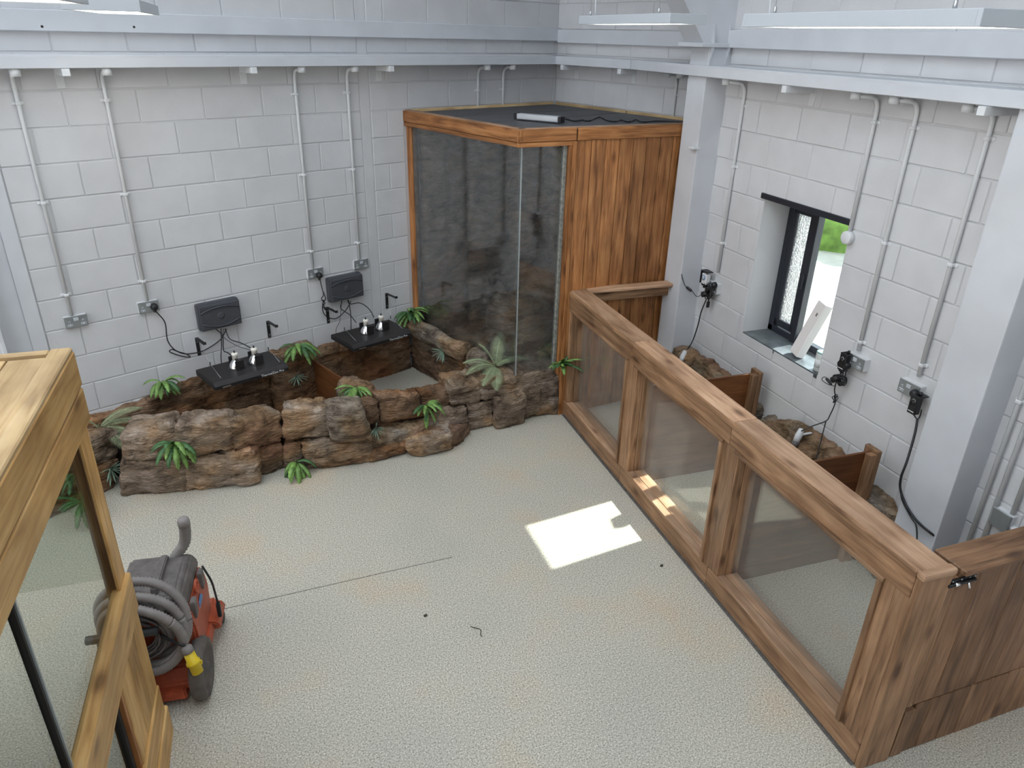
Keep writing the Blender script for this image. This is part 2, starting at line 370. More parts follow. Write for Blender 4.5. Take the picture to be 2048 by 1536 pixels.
def stone(quad, out, depth, parent, mat='rock', r=.045, bulge=.02, amp=.02, name='stone', proud=0., res=.017, strata=.013):
    """rock block whose face is the quad (TL, TR, BR, BL), reaching `depth` inwards"""
    TL, TR, BR, BL = [Vector(q) for q in quad]; out = Vector(out).normalized(); r *= .62
    cc = (TL+TR+BR+BL)/4; TL, TR, BR, BL = [q+(q-cc).normalized()*.008 for q in (TL, TR, BR, BL)]
    w = ((TR-TL).length+(BR-BL).length)/2; h = ((TL-BL).length+(TR-BR).length)/2
    pts, f = rounded_block(w, h, depth, r, res); vs = []
    ex = ((TR-TL)+(BR-BL)).normalized(); ey = ((TL-BL)+(TR-BR)).normalized()
    for p, n in pts:
        a = p.x/w+.5; b = p.y/h+.5
        P = (BL*(1-a)+BR*a)*(1-b)+(TL*(1-a)+TR*a)*b
        P = P+out*(p.z-depth/2+proud)
        if p.z > 0: P = P+out*bulge*(1-(2*a-1)**2)*(1-(2*b-1)**2)
        nn = (ex*n.x+ey*n.y+out*n.z)
        g = fbm(P, 6.5)*amp*1.6 + (abs(fbm(Vector((P.x*4, P.y*4, P.z*19)), 1.0))-.18)*strata*2.2 + noise.noise(P*42)*.003
        ck = abs(noise.noise(Vector((P.x*3.2+2, P.y*3.2, P.z*8.5)))+.35*noise.noise(P*13)); g -= .020*max(0., 1-ck/.10)**1.5
        ck = abs(noise.noise(Vector((P.x*5.5+7, P.y*5.5, P.z*21)))+.3*noise.noise(P*19)); g -= .008*max(0., 1-ck/.12)
        vs.append(P+nn*g)
    o = pydata(name, vs, f, mat, parent, True); return o
def boulder(c, rad, parent, mat='rock', seed=0., name='boulder', rot=0., amp=.25):
    bm = bmesh.new(); bmesh.ops.create_icosphere(bm, subdivisions=4, radius=1)
    Rm = Matrix.Rotation(rot, 3, 'Z')
    for v in bm.verts:
        p = v.co.copy(); q = Vector([math.copysign(abs(t)**.72, t) for t in p])
        k = 1+amp*fbm(p*1.3+Vector((seed, seed*2, seed*3)), 1.0)+.05*fbm(p*5+Vector((seed, 0, 0)), 1)
        v.co = Vector(c)+Rm @ Vector((q.x*rad[0]*k, q.y*rad[1]*k, q.z*rad[2]*k))
    me = bpy.data.meshes.new(name); bm.to_mesh(me); bm.free(); return link(name, me, mat, parent, None, True)

# ================================================================== THE SETTING
fl = struct(pydata('floor', [(-6, -4, 0), (5, -4, 0), (5, 9, 0), (-6, 9, 0)], [(0, 1, 2, 3)], 'floor'))
sa, sb = at_z(430, 1222, .0006), at_z(905, 1114, .0006)
bar('floor_seam', sa, sb, .004, .001, UP, 'rubber', fl, 0)
ZT = 6.4
def slab(name, quad, thick, mat):
    """quad: 4 points of the inner face; thick: vector to the outer side"""
    return struct(prism(name, quad, thick, mat))
wb = slab('wall_back', [BP(-.4, 0, 0), BP(9, 0, 0), BP(9, 0, ZT), BP(-.4, 0, ZT)], -BN*.25, 'mortar_paint')
ws = slab('wall_right_rear', [SP(-.35, 0, 0), SP(2.55, 0, 0), SP(2.55, 0, ZT), SP(-.35, 0, ZT)], -SN*.25, 'mortar_paint')
WY0, WY1, WZ0, WZ1 = 3.61, 4.475, .985, 2.04     # window opening
Y_END = 5.42
def rquad(y0, y1, z0, z1): return [RP(y0, z0), RP(y1, z0), RP(y1, z1), RP(y0, z1)]
def right_wall():
    v, f = [], []
    def bx(y0, y1, z0, z1):
        n = len(v); 
        for x in (XW, XW+.30):
            v.extend([(x, y0, z0), (x, y1, z0), (x, y1, z1), (x, y0, z1)])
        f.extend([(n, n+3, n+2, n+1), (n+4, n+5, n+6, n+7), (n, n+1, n+5, n+4), (n+1, n+2, n+6, n+5), (n+2, n+3, n+7, n+6), (n+3, n, n+4, n+7)])
    bx(-3.5, WY0, 0, ZT); bx(WY1, Y_END, 0, ZT); bx(WY0, WY1, 0, WZ0); bx(WY0, WY1, WZ1, ZT)
    return struct(pydata('wall_right', v, f, 'mortar_paint'))
wr = right_wall()
slab('wall_return', [(XW+.02, Y_END-.05, 0), (4.6, Y_END-.05, 0), (4.6, Y_END-.05, ZT), (XW+.02, Y_END-.05, ZT)], Vector((0, .25, 0)), 'mortar_paint')
slab('wall_left', [(-5.2, -4, 0), (-5.2, 9, 0), (-5.2, 9, ZT), (-5.2, -4, ZT)], Vector((-.25, 0, 0)), 'block_paint')
slab('wall_front', [(-5.4, -3.4, 0), (4.2, -3.4, 0), (4.2, -3.4, ZT), (-5.4, -3.4, ZT)], Vector((0, -.25, 0)), 'block_paint')
# ceiling with unseen openings, added to let sky light in as fill
def ceiling():
    xs = [-5.6, -3.6, -1.6, -.7, 1.3, 5.2]; ys = [-3.8, -2.8, 5.2, 9.2]
    holes = {(1, 1), (3, 1)}; v, f = [], []
    for i in range(5):
        for j in range(3):
            if (i, j) in holes: continue
            n = len(v)
            for z in (ZT, ZT+.15): v.extend([(xs[i], ys[j], z), (xs[i+1], ys[j], z), (xs[i+1], ys[j+1], z), (xs[i], ys[j+1], z)])
            f.extend([(n, n+1, n+2, n+3), (n+7, n+6, n+5, n+4), (n, n+4, n+5, n+1), (n+1, n+5, n+6, n+2), (n+2, n+6, n+7, n+3), (n+3, n+7, n+4, n)])
    struct(pydata('ceiling', v, f, 'ceiling_paint'))
    for i, j in holes:
        pd = bpy.data.lights.new('added_opening_portal', 'AREA'); pd.shape = 'RECTANGLE'; pd.size = xs[i+1]-xs[i]; pd.size_y = ys[j+1]-ys[j]; pd.cycles.is_portal = True
        po = bpy.data.objects.new('added_opening_portal', pd); COL.objects.link(po); po.location = ((xs[i]+xs[i+1])/2, (ys[j]+ys[j+1])/2, ZT-.01)
ceiling()

# blocks of the walls, one object each
def sub_rect(r, h):
    a0, a1, z0, z1 = r; b0, b1, y0, y1 = h
    if a1 <= b0 or a0 >= b1 or z1 <= y0 or z0 >= y1: return [r]
    out = []
    if a0 < b0: out.append((a0, b0, z0, z1))
    if a1 > b1: out.append((b1, a1, z0, z1))
    m0, m1 = max(a0, b0), min(a1, b1)
    if z0 < y0: out.append((m0, m1, z0, y0))
    if z1 > y1: out.append((m0, m1, y1, z1))
    return out
def blocks(P, parent, a_lo, a_hi, phase, z_min, z_max, holes, L=.45, zj=-.01):
    J = .009; k = 0
    while zj+.225*k < z_max:
        z0, z1 = zj+.225*k, zj+.225*(k+1); k += 1
        if z1 <= z_min: continue
        ph = phase[k % 2]; a = a_lo - ((a_lo-ph) % L)
        while a < a_hi:
            rs = [(max(a, a_lo), min(a+L, a_hi), max(z0, z_min), z1)]
            for h in holes: rs = [q for r in rs for q in sub_rect(r, h)]
            for r0, r1, y0, y1 in rs:
                if r1-r0 < .035 or y1-y0 < .035: continue
                pr = .0055+random.uniform(-.0015, .002)
                boxw('block', (r0+J/2, -.02, y0+J/2), (r1-J/2, pr, y1-J/2), P, 'block_paint', parent, .0035, 0)
            a += L
blocks(lambda s, d, z: BP(s, d, z), wb, .0, 6.4, (.046, .271), .34, 3.45, [(-1, 1.90, -1, 2.40), (2.237, 2.337, -1, 5), (4.995, 5.26, -1, 5)])
strip = boxw('joint_strip', (2.243, -.02, .3), (2.331, .004, 3.45), lambda s, d, z: BP(s, d, z), 'block_paint', wb, .002)
blocks(lambda y, d, z: RP(y, z, d), wr, .4, Y_END, (2.912 % .445, 3.195 % .445), .34, 3.45, [(WY0, WY1, WZ0, WZ1)], L=.445)
blocks(lambda t, d, z: SP(t, d, z), ws, .0, 2.5, (.13, .36), 2.28, 3.45, [])

# recessed steel channel at the left end of the back wall
ch = thing('steel_column', 'white painted steel channel column at the left end of the back wall', 'column', BP(5.13, 0, 0))
Bf = lambda s, d, z: BP(s, d, z)
boxw('flange', (4.998, -.02, 0), (5.09, .016, ZT), Bf, 'steel_paint', ch, .003); boxw('web', (5.09, -.03, 0), (5.25, -.012+.013, ZT), Bf, 'steel_paint', ch, .002); boxw('flange', (5.25, -.02, 0), (5.275, .12, ZT), Bf, 'steel_paint', ch, .003)

# steel columns of the right wall
def column(y0, y1, label, top, haunch):
    t = thing('steel_column', label, 'column', Vector((3.52, (y0+y1)/2, 0)))
    boxw('shaft', (3.42, y0, 0), (XW+.02, y1, top), lambda x, y, z: Vector((x, y, z)), 'steel_paint', t, .008, 2)
    if haunch:
        boxw('cap_plate', (3.33, y0-.03, top), (XW+.02, y1+.05, top+.03), lambda x, y, z: Vector((x, y, z)), 'steel_paint', t, .003)
        prism('rafter', [(3.36, y0, top+.03), (XW, y0, top+.03), (XW, y0, top+1.5), (2.3, y0, top+1.75), (2.3, y0, top+1.45)], Vector((0, y1-y0, 0)), 'steel_paint', t)
        for x in (3.43, 3.57):
            prism('gusset', [(x, y0, top+.03), (x, y0-.028, top+.03), (x, y0, top+.16)], Vector((.012, 0, 0)), 'steel_paint', t)
            prism('gusset', [(x, y0, top), (x, y0-.028, top), (x, y0, top-.12)], Vector((.012, 0, 0)), 'steel_paint', t)
    return t
c1 = column(5.14, 5.39, 'white steel column behind the tall vivarium with bolted haunch on top', 3.03, True)
boxw('clip', (3.38, 5.13, 2.30), (3.44, 5.20, 2.315), lambda x, y, z: Vector((x, y, z)), 'white_plastic', c1, .002)
column(2.30, 2.575, 'white steel column on the right wall beside the gate', ZT, False)

# upper rails and the cable shelf that runs round the walls
def rail(name, P, a0, a1, d, z0, z1, label, cat):
    return tag(boxw(name, (a0, -.02, z0), (a1, d, z1), P, 'steel_paint', None, .004, 0), label, cat)
r_ = rail('steel_rail', Bf, -.02, 8.0, .05, 3.034, 3.155, 'flat grey-white steel rail high along the back wall', 'rail')
for u_, v_ in ((84, 53), (268, 54)): lathe('bolt_hole', at_back(u_, v_, .0495), BN, [(0, .008), (.001, .008)], 'dark_gap', r_, 10)
Sf = lambda t, d, z: SP(t, d, z); Rf = lambda y, d, z: RP(y, z, d)
rail('steel_rail', Sf, .05, 2.3, .05, 3.02, 3.14, 'short steel rail above the tall vivarium on the rear right wall', 'rail')
rail('steel_rail', Rf, .3, 5.13, .05, 3.03, 3.15, 'long steel rail on the right wall above the window', 'rail')
def shelf(P, a0, a1, label, dp=.20):
    t = thing('cable_shelf', label, 'shelf', P((a0+a1)/2, .1, 2.8))
    boxw('top_board', (a0, -.015, 2.885), (a1, dp, 2.905), P, 'steel_paint', t, .002, 0)
    boxw('front_board', (a0, dp-.02, 2.828), (a1, dp, 2.89), P, 'steel_paint', t, .003, 0)
    return t
shelf(Bf, -.03, 8.0, 'white cable shelf running along the back wall above the sockets')
shelf(Sf, .1, 1.22, 'white cable shelf above the tall vivarium on the rear right wall')
shelf(Rf, .3, 6.30, 'white cable shelf on the right wall passing in front of the column', .235)
def bracket(P, a, label, dmax=.21):
    t = thing('shelf_bracket', label, 'bracket', P(a, 0, 2.75), 'white brackets under the cable shelf')
    boxw('arm', (a-.022, -.01, 2.783), (a+.022, dmax, 2.826), P, 'white_plastic', t, .002); boxw('wall_plate', (a-.025, -.005, 2.70), (a+.025, .012, 2.83), P, 'white_plastic', t, .002)
for px, lb in ((125, 'between the two left conduits'), (497, 'left of the middle pair of conduits'), (770, 'left of the tall vivarium')):
    bracket(Bf, sdz(at_back(px, 150, .1))[0], 'white shelf bracket on the back wall '+lb)
for t_, lb in ((.32, 'nearest the room corner'), (1.1, 'second from the room corner')): bracket(Sf, t_, 'white shelf bracket above the vivarium, '+lb)
bracket(Rf, 4.17, 'white shelf bracket on the right wall above the window', .25); bracket(Rf, 2.72, 'white shelf bracket on the right wall beside the near column', .26)

# ------------------------------------------------------------------ conduits
def conduit(P, a, z_bot, label, top=2.795, outlet=0, r=.0125, dropbox=True, clips=()):
    t = thing('conduit', label, 'pipe', P(a, .02, z_bot), 'white cable conduits')
    dd = .022
    pts = [P(a, dd, z_bot), P(a, dd, top-.09), P(a, dd+.004, top-.045), P(a, dd+.03, top-.005), P(a, dd+.08, top+.006), P(a+outlet, .15, top+.008)]
    tube('pipe', pts[:2]+smooth_path(pts[1:], 5)[1:], r, 'white_plastic', t, 10)
    if dropbox: lathe('outlet', P(a+outlet, .155, top-.012), UP, [(0, .030), (.045, .030)], 'white_plastic', t, 14)
    for z in clips:
        boxw('clip', (a-.034, 0, z-.011), (a+.034, .012, z+.011), P, 'white_plastic', t, .004); boxw('clip', (a-.016, 0, z-.012), (a+.016, .038, z+.012), P, 'white_plastic', t, .006)
    return t
for s_, lb in ((4.81, 'leftmost white conduit on the back wall'), (4.297, 'second conduit from the left on the back wall'), (2.921, 'third conduit on the back wall'), (2.456, 'fourth conduit on the back wall, right of the third')):
    conduit(Bf, s_, 1.21, lb+' down to a socket', clips=(2.62, 2.0, 1.36))
conduit(Bf, 1.06, 2.3, 'left conduit going down behind the tall vivarium', clips=(2.6,)); conduit(Bf, .744, 2.3, 'right conduit on the back wall behind the tall vivarium', clips=(2.6,))
conduit(Sf, 1.62, 2.3, 'left conduit in the pair above the vivarium by the column', clips=(2.64,)); conduit(Sf, 1.76, 2.3, 'right conduit in the pair above the vivarium by the column', clips=(2.64,))
conduit(Rf, 4.88, 1.36, 'conduit between the column and the window down to a socket', clips=(2.64, 2.2, 1.6), outlet=.06)
t = conduit(Rf, 3.59, 2.0, 'short conduit ending in a round box at the window head', clips=(2.66,), outlet=.05)
lathe('round_box', RP(3.59, 1.965, 0), Vector((-1, 0, 0)), [(0, .042), (.045, .042), (.048, .036)], 'white_plastic', t, 18)
conduit(Rf, 3.30, 1.30, 'long conduit right of the window down to a socket', clips=(2.66, 2.0, 1.36), outlet=.05)
conduit(Rf, 2.83, 1.33, 'long conduit beside the near column down to a socket', clips=(2.66, 2.0, 1.40), outlet=.05)
for y_, lb in ((2.235, 'first tall conduit right of the near column'), (2.165, 'second tall conduit right of the near column')):
    conduit(Rf, y_, .15, lb, clips=(1.45,), dropbox=False)
t = thing('junction_box', 'square grey junction box with conduits above the gate', 'junction box', RP(2.10, .80, 0))
jy, jz = 2.10, .815
boxw('box', (jy-.05, 0, jz-.05), (jy+.05, .045, jz+.05), Rf, 'white_plastic', t, .006); boxw('cover', (jy-.053, .045, jz-.053), (jy+.053, .055, jz+.053), Rf, 'grey_metal', t, .003)
tube('pipe', [RP(jy-.03, jz+.05, .022), RP(jy-.03, 2.8, .022)], .0125, 'white_plastic', t, 10); tube('pipe', [RP(jy-.05, jz-.02, .022), RP(1.2, jz-.02, .022)], .0135, 'white_plastic', t, 10); lathe('gland', RP(jy-.05, jz-.02, .022), Vector((0, -1, 0)), [(0, .019), (.03, .019)], 'white_plastic', t, 12)

# ------------------------------------------------------------------ sockets
def socket(P, a, z, sgn, label, back=.028, plugs=()):
    """double socket; sgn=+1 when the frame's first axis runs to the viewer's left"""
    t = thing('wall_socket', label, 'socket', P(a, 0, z), 'double wall sockets')
    boxw('back_box', (a-.073, 0, z-.043), (a+.073, back, z+.043), P, 'white_plastic', t, .004); boxw('plate', (a-.074, back, z-.044), (a+.074, back+.008, z+.044), P, 'grey_metal', t, .003)
    f0, f1 = back+.007, back+.0105
    boxw('switch', (a-.016, f0, z+.006), (a+.016, f1+.002, z+.030), P, 'white_gloss', t, .002)
    for k in (-1, 1):
        c = a+k*.044
        e = boxw('outlet', (c-.006, f0, z-.008), (c+.006, f1, z+.010), P, 'white_gloss', t, .001); boxw('slot', (c-.002, f1-.001, z-.004), (c+.002, f1+.0006, z+.006), P, 'print_dark', e, 0)
        e = boxw('outlet', (c-.017, f0, z-.030), (c+.017, f1, z-.014), P, 'white_gloss', t, .001)
        for q in (-1, 1): boxw('slot', (c+q*.010-.0035, f1-.001, z-.024), (c+q*.010+.0035, f1+.0006, z-.020), P, 'print_dark', e, 0)
    return t
def plug(P, a, z, off, parent):
    o = lathe('plug', P(a, off, z), (P(a, off+1, z)-P(a, off, z)), [(0, .026), (.012, .027), (.03, .022), (.036, .012)], 'black_plastic', parent, 14)
    boxw('cord_grip', (a-.009, off, z-.045), (a+.009, off+.018, z-.015), P, 'black_plastic', parent, .004); return o
ZS = 1.162
socket(Bf, 4.792, ZS, 1, 'empty double socket at the far left of the back wall'); socket(Bf, 4.297, ZS, 1, 'double socket with one black plug left of the first control box')
socket(Bf, 2.904, ZS, 1, 'double socket with one black plug above the second control box'); socket(Bf, 2.445, ZS, 1, 'empty double socket right of the second control box')
socket(Rf, 4.90, 1.225, -1, 'double socket crowded with plugs beside the column', .045); socket(Rf, 3.275, 1.235, -1, 'double socket below the window with timer plugged in', .05); socket(Rf, 2.845, 1.243, -1, 'double socket with one black plug by the near column', .05)

def px_back(pts, off): return [at_back(u, v, off) for u, v in pts]
def px_right(pts, off): return [at_right(u, v, off) for u, v in pts]

# ------------------------------------------------------------------ control boxes with their cables
def control_box(s, z, label):
    t = thing('control_box', label, 'control box', BP(s, 0, z-.13), 'grey plastic control boxes')
    boxw('body', (s-.17, .004, z-.112), (s+.17, .075, z+.112), Bf, 'charcoal_plastic', t, .022)
    boxw('cover', (s-.163, .07, z-.104), (s+.163, .098, z+.104), Bf, 'charcoal_plastic', t, .018)
    for sg in (1, -1):
        tube('rib', [BP(s+q*.155, .096+.012*(1-q*q), z+sg*(.045+.035*(1-q*q))) for q in [x/8-1 for x in range(17)]], .006, 'charcoal_plastic', t, 6)
    lathe('emblem', BP(s, .096, z), BN, [(0, .03), (.004, .028), (.005, .018)], 'charcoal_plastic', t, 24)
    for dz in (.065, .04): boxw('vent', (s+.150, .085, z+dz-.006), (s+.158, .099, z+dz+.006), Bf, 'black_plastic', t, .001)
    boxw('latch', (s-.176, .03, z-.02), (s-.168, .06, z+.02), Bf, 'charcoal_plastic', t, .002)
    return t
cb1 = control_box(3.795, .995, 'grey plastic control box on the back wall at left'); cb2 = control_box(2.64, .99, 'grey plastic control box on the back wall nearer the vivarium')

# ------------------------------------------------------------------ lamp brackets and hanging heat lamps
def lamp_bracket(s, label):
    t = thing('lamp_bracket', label, 'bracket', BP(s, 0, .67), 'black L-shaped lamp brackets')
    boxw('upright', (s-.013, 0, .672), (s+.013, .014, .825), Bf, 'black_metal', t, .001); boxw('arm', (s-.013, 0, .819), (s+.013, .185, .826), Bf, 'black_metal', t, .001); boxw('lip', (s-.013, .170, .826), (s+.013, .178, .838), Bf, 'black_metal', t, .001)
    for z in (.70, .79): lathe('screw', BP(s, .014, z), BN, [(0, .005), (.003, .004)], 'steel', t, 8)
    for k in range(3): tube('chain_link', [BP(s+.006*math.cos(a)*(k % 2), .16+.006*math.cos(a)*((k+1) % 2), .812-.014*k+.009*math.sin(a)) for a in [i*math.pi/4 for i in range(9)]], .0012, 'steel', t, 5)
for s_, lb in ((3.985, 'far left black bracket left of the first heat lamp'), (3.38, 'second black bracket, right of the first heat lamp'), (2.813, 'third black bracket under the second control box'), (2.18, 'fourth black bracket next to the vivarium post')): lamp_bracket(s_, lb)
def heat_lamp(s0, label):
    """black bar with two dome reflectors; s0 = right end"""
    z0, z1 = .585, .635; s1 = s0+.60; d0, d1 = .17, .55
    t = thing('heat_lamp', label, 'lamp', BP((s0+s1)/2, (d0+d1)/2, z0), 'hanging heat lamps')
    pr = [(d0, z0), (d1, z0), (d1, z0+.028), (d1-.035, z1), (d0+.02, z1), (d0, z1-.012)]
    prism('housing', [BP(s1, d, z) for d, z in pr], BX*.60, 'lamp_top', t)
    boxw('front_strip', (s0+.004, d1-.001, z0+.002), (s1-.004, d1+.003, z0+.028), Bf, 'black_metal', t, .001)
    boxw('end_cap', (s1-.002, d0+.01, z0+.003), (s1+.004, d1-.01, z0+.032), Bf, 'black_metal', t, .001)
    lab = boxw('name_plate', (s1-.12, d1+.002, z0+.006), (s1-.055, d1+.0045, z0+.018), Bf, 'steel', t, 0)
    x = BX; M = frame(BP(s0+.235, d1+.0035, z0+.007), x, BN)
    text('lettering', 'ThermalZoo Pro', .028, M, 'print_white', t)
    for sc in (s0+.345, s0+.185):
        c = BP(sc, .355, z1-.004)
        dome = lathe('reflector', c, UP, [(0, .058), (.02, .055), (.045, .046), (.070, .030), (.082, .02)], 'chrome', t, 24)
        lathe('opening_ring', c, UP, [(0.002, .066), (.006, .066)], 'black_metal', t, 24)
        br = boxw('lamp_clamp', (sc-.012, .355-.062, z1+.080), (sc+.012, .355+.062, z1+.086), Bf, 'black_metal', t, .001)
        for q in (-1, 1): boxw('clamp_side', (sc-.04, .355+q*.064-.002, z1+.004), (sc+.03, .355+q*.064+.002, z1+.084), Bf, 'black_metal', t, .001)
        lathe('lamp_holder', BP(sc, .355, z1+.078), UP, [(0, .022), (.03, .022), (.034, .026), (.05, .025), (.055, .012)], 'ceramic', t, 16)
        lathe('cord_grip', BP(sc, .355, z1+.13), UP, [(0, .008), (.02, .005)], 'black_plastic', t, 8)
    for sb in (s1-.085, s0-.0+.03):
        top = BP(sb+(.0 if sb > s0+.3 else -.08), .165, .775); mid = BP(sb-.0, .27, .69)
        tube('hanger_wire', [top, mid], .0012, 'steel', t, 5)
        for dd in (d0+.03, d1-.09): tube('hanger_wire', [mid, BP(sb, dd, z1)], .0012, 'steel', t, 5)
        lathe('wire_crimp', mid, UP, [(-.014, .004), (.014, .004)], 'black_metal', t, 8)
    return t
hl1 = heat_lamp(3.485, 'black heat lamp bar with two chrome domes hanging under the left control box'); hl2 = heat_lamp(2.285, 'black heat lamp bar with two chrome domes hanging next to the vivarium')
def cable(parent, px, off, r=.0045, mat='black_plastic', name='cable'):
    return tube(name, [at_back(u, v, o) for (u, v), o in zip(px, off)], r, mat, parent, 6, sm=5)
cable(cb1, [(432, 658), (445, 672), (447, 700), (455, 705), (464, 712)], [.06, .08, .2, .33, .355]); cable(cb1, [(442, 657), (443, 690), (442, 715), (444, 732)], [.06, .07, .12, .22]); cable(cb1, [(450, 657), (460, 678), (482, 686), (500, 695), (509, 702)], [.06, .1, .2, .3, .355]); cable(cb1, [(447, 657), (448, 675), (475, 692), (500, 700), (525, 709), (558, 704)], [.06, .1, .2, .25, .22, .12], .0025)
cable(cb2, [(684, 602), (682, 617), (700, 630), (712, 645)], [.06, .1, .25, .355]); cable(cb2, [(697, 600), (701, 625), (702, 650), (702, 668)], [.06, .08, .12, .2]); cable(cb2, [(695, 600), (700, 608), (720, 606), (738, 618), (748, 635)], [.06, .12, .2, .3, .355]); cable(cb2, [(683, 602), (680, 640), (672, 660), (676, 684)], [.06, .08, .14, .24], .0025)
t = thing('power_cable', 'black plug and cable looping from the left socket to the first control box', 'cable', at_back(309, 613, .04))
ps, pd_, pz = sdz(at_back(309, 614, .05)); plug(Bf, ps, pz, .036, t)
cable(t, [(311, 622), (330, 645), (335, 680), (350, 700), (372, 708), (380, 714), (362, 712), (340, 704), (345, 699), (365, 707), (385, 707), (410, 700), (440, 680), (453, 658)], [.045, .03, .03, .05, .06, .05, .035, .03, .045, .05, .03, .025, .04, .06])
t = thing('power_cable', 'black plug and bundled cable between the second control box and its socket', 'cable', at_back(639, 550, .04))
ps, pd_, pz = sdz(at_back(639, 551, .05)); plug(Bf, ps, pz, .036, t)
cable(t, [(640, 560), (645, 580), (647, 590), (643, 598), (650, 606), (645, 612), (652, 620), (646, 606), (651, 598), (647, 584)], [.045, .03, .05, .06, .03, .06, .05, .03, .06, .04]); cable(t, [(647, 600), (645, 618), (652, 632), (672, 637), (692, 620), (702, 602)], [.05, .04, .03, .04, .05, .06])

# ================================================================== ROCKWORK
rk = thing('rock_wall', 'moulded brown rock wall curving round the planted pens', 'rock wall', at_z(600, 950, 0))
def wplane(p0, p1, lean=.0):
    a, b = at_z(*p0, 0), at_z(*p1, 0); n = (b-a).cross(UP); n.normalize()
    if n.dot(EYE-a) < 0: n = -n
    n = (n+UP*lean).normalized(); return a, n
def rstone(base, q, depth=.22, mat='rock', back=0., **kw):
    a, n = wplane(*base); hn = Vector((n.x, n.y, 0)).normalized()
    P = [at_plane(u, v, a-hn*back, n) for u, v in q]
    cz = 0.0
    P = [Vector((p.x, p.y, max(p.z, -.01))) for p in P]
    return stone(P, hn, depth, rk, mat, **kw)
b0 = ((105, 1036), (225, 976)); b1 = ((238, 994), (508, 974)); b2 = ((505, 966), (568, 941)); b3 = ((566, 950), (741, 926)); b4 = ((741, 927), (940, 872)); b5 = ((938, 866), (1126, 826)); b6 = ((828, 914), (906, 903)); b7 = ((906, 902), (939, 866))
rstone(b0, [(105, 900), (236, 860), (236, 915), (100, 968)], .25); rstone(b0, [(98, 965), (238, 915), (228, 978), (95, 1042)], .25, 'rock_red')
rstone(b1, [(239, 866), (345, 850), (372, 918), (240, 930)], .28, r=.09, bulge=.04, back=.0); rstone(b1, [(343, 850), (462, 848), (468, 903), (352, 922)], .26, r=.07, bulge=.03)
rstone(b1, [(238, 928), (374, 920), (373, 991), (240, 994)], .26, r=.05, bulge=.03); rstone(b1, [(371, 921), (506, 901), (523, 970), (371, 992)], .26, r=.055, bulge=.03)
rstone(b2, [(458, 848), (566, 826), (568, 886), (470, 904)], .26, r=.07, bulge=.03, back=.0); rstone(b2, [(508, 899), (568, 887), (568, 942), (524, 958)], .24, back=.03)
rstone(b3, [(566, 826), (655, 820), (660, 871), (568, 887)], .26, 'rock', r=.05, bulge=.035, back=.04); rstone(b3, [(568, 887), (606, 884), (612, 944), (568, 944)], .22, back=.08)
rstone(b3, [(652, 818), (724, 812), (743, 876), (662, 882)], .28, 'rock_grey', r=.07, bulge=.06, proud=.05); rstone(b3, [(602, 886), (744, 877), (741, 925), (616, 951)], .26, r=.05, bulge=.03)
rstone(b4, [(741, 903), (814, 884), (810, 907), (741, 927)], .24, 'rock_red', r=.03); rstone(b6, [(812, 888), (906, 864), (908, 903), (826, 914)], .30, 'rock', r=.05, bulge=.04); rstone(b7, [(905, 864), (939, 846), (940, 868), (907, 902)], .26, 'rock_red', r=.035)
rstone(b4, [(741, 872), (880, 842), (880, 866), (741, 904)], .26, 'rock_grey', r=.035, back=.04); rstone(b4, [(878, 826), (936, 814), (937, 848), (880, 860)], .24, r=.035, back=.04)
rstone(b4, [(722, 812), (758, 803), (762, 842), (741, 850)], .15, 'rock_red', r=.035, back=.10); rstone(b4, [(757, 797), (840, 786), (850, 836), (764, 848)], .15, 'rock_red', r=.04, bulge=.035, back=.12); rstone(b4, [(840, 786), (902, 778), (902, 822), (848, 832)], .14, 'rock_red', r=.04, back=.14)
rstone(b5, [(900, 770), (958, 757), (960, 780), (902, 790)], .26, r=.04, back=.02); rstone(b5, [(956, 757), (1050, 741), (1052, 770), (960, 778)], .26, r=.045, bulge=.03, back=.02); rstone(b5, [(1049, 741), (1118, 744), (1112, 764), (1052, 772)], .26, r=.04, back=.02)
rstone(b5, [(902, 790), (962, 779), (962, 806), (905, 815)], .22, r=.03, back=.03); rstone(b5, [(962, 779), (1050, 771), (1044, 788), (966, 803)], .22, r=.03, back=.02)
rstone(b5, [(934, 809), (988, 800), (987, 850), (938, 866)], .22, 'rock', r=.03, back=.03); rstone(b5, [(988, 793), (1049, 784), (1047, 842), (990, 856)], .26, r=.045, bulge=.03, proud=.05); rstone(b5, [(1048, 784), (1084, 774), (1084, 831), (1048, 838)], .22, r=.03, back=.01); rstone(b5, [(1083, 766), (1124, 757), (1126, 826), (1083, 831)], .24, r=.045)
# core behind the face stones, coloured dark so the gaps look shaded
cl = [(105, 1036), (225, 976), (360, 988), (500, 966), (568, 941), (741, 925), (905, 885), (985, 850), (1126, 827)]
cb_ = [at_z(u, v, 0) for u, v in cl]; off = [];
for i, p in enumerate(cb_):
    a, b = cb_[max(i-1, 0)], cb_[min(i+1, len(cb_)-1)]; n = (b-a).cross(UP).normalized(); n = n if n.dot(p-EYE) > 0 else -n
    off.append(Vector((n.x, n.y, 0)).normalized())
v, f = [], []
for p, n in zip(cb_, off): v += [p+n*.17, p+n*.17+UP*.38, p+n*.24+UP*.38, p+n*.24]
for i in range(len(cb_)-1):
    for k in range(4): f.append((4*i+k, 4*i+(k+1) % 4, 4*i+4+(k+1) % 4, 4*i+4+k))
f += [(0, 1, 2, 3), (4*len(cb_)-1, 4*len(cb_)-2, 4*len(cb_)-3, 4*len(cb_)-4)]
pydata('core', v, f, 'rock_core', rk)
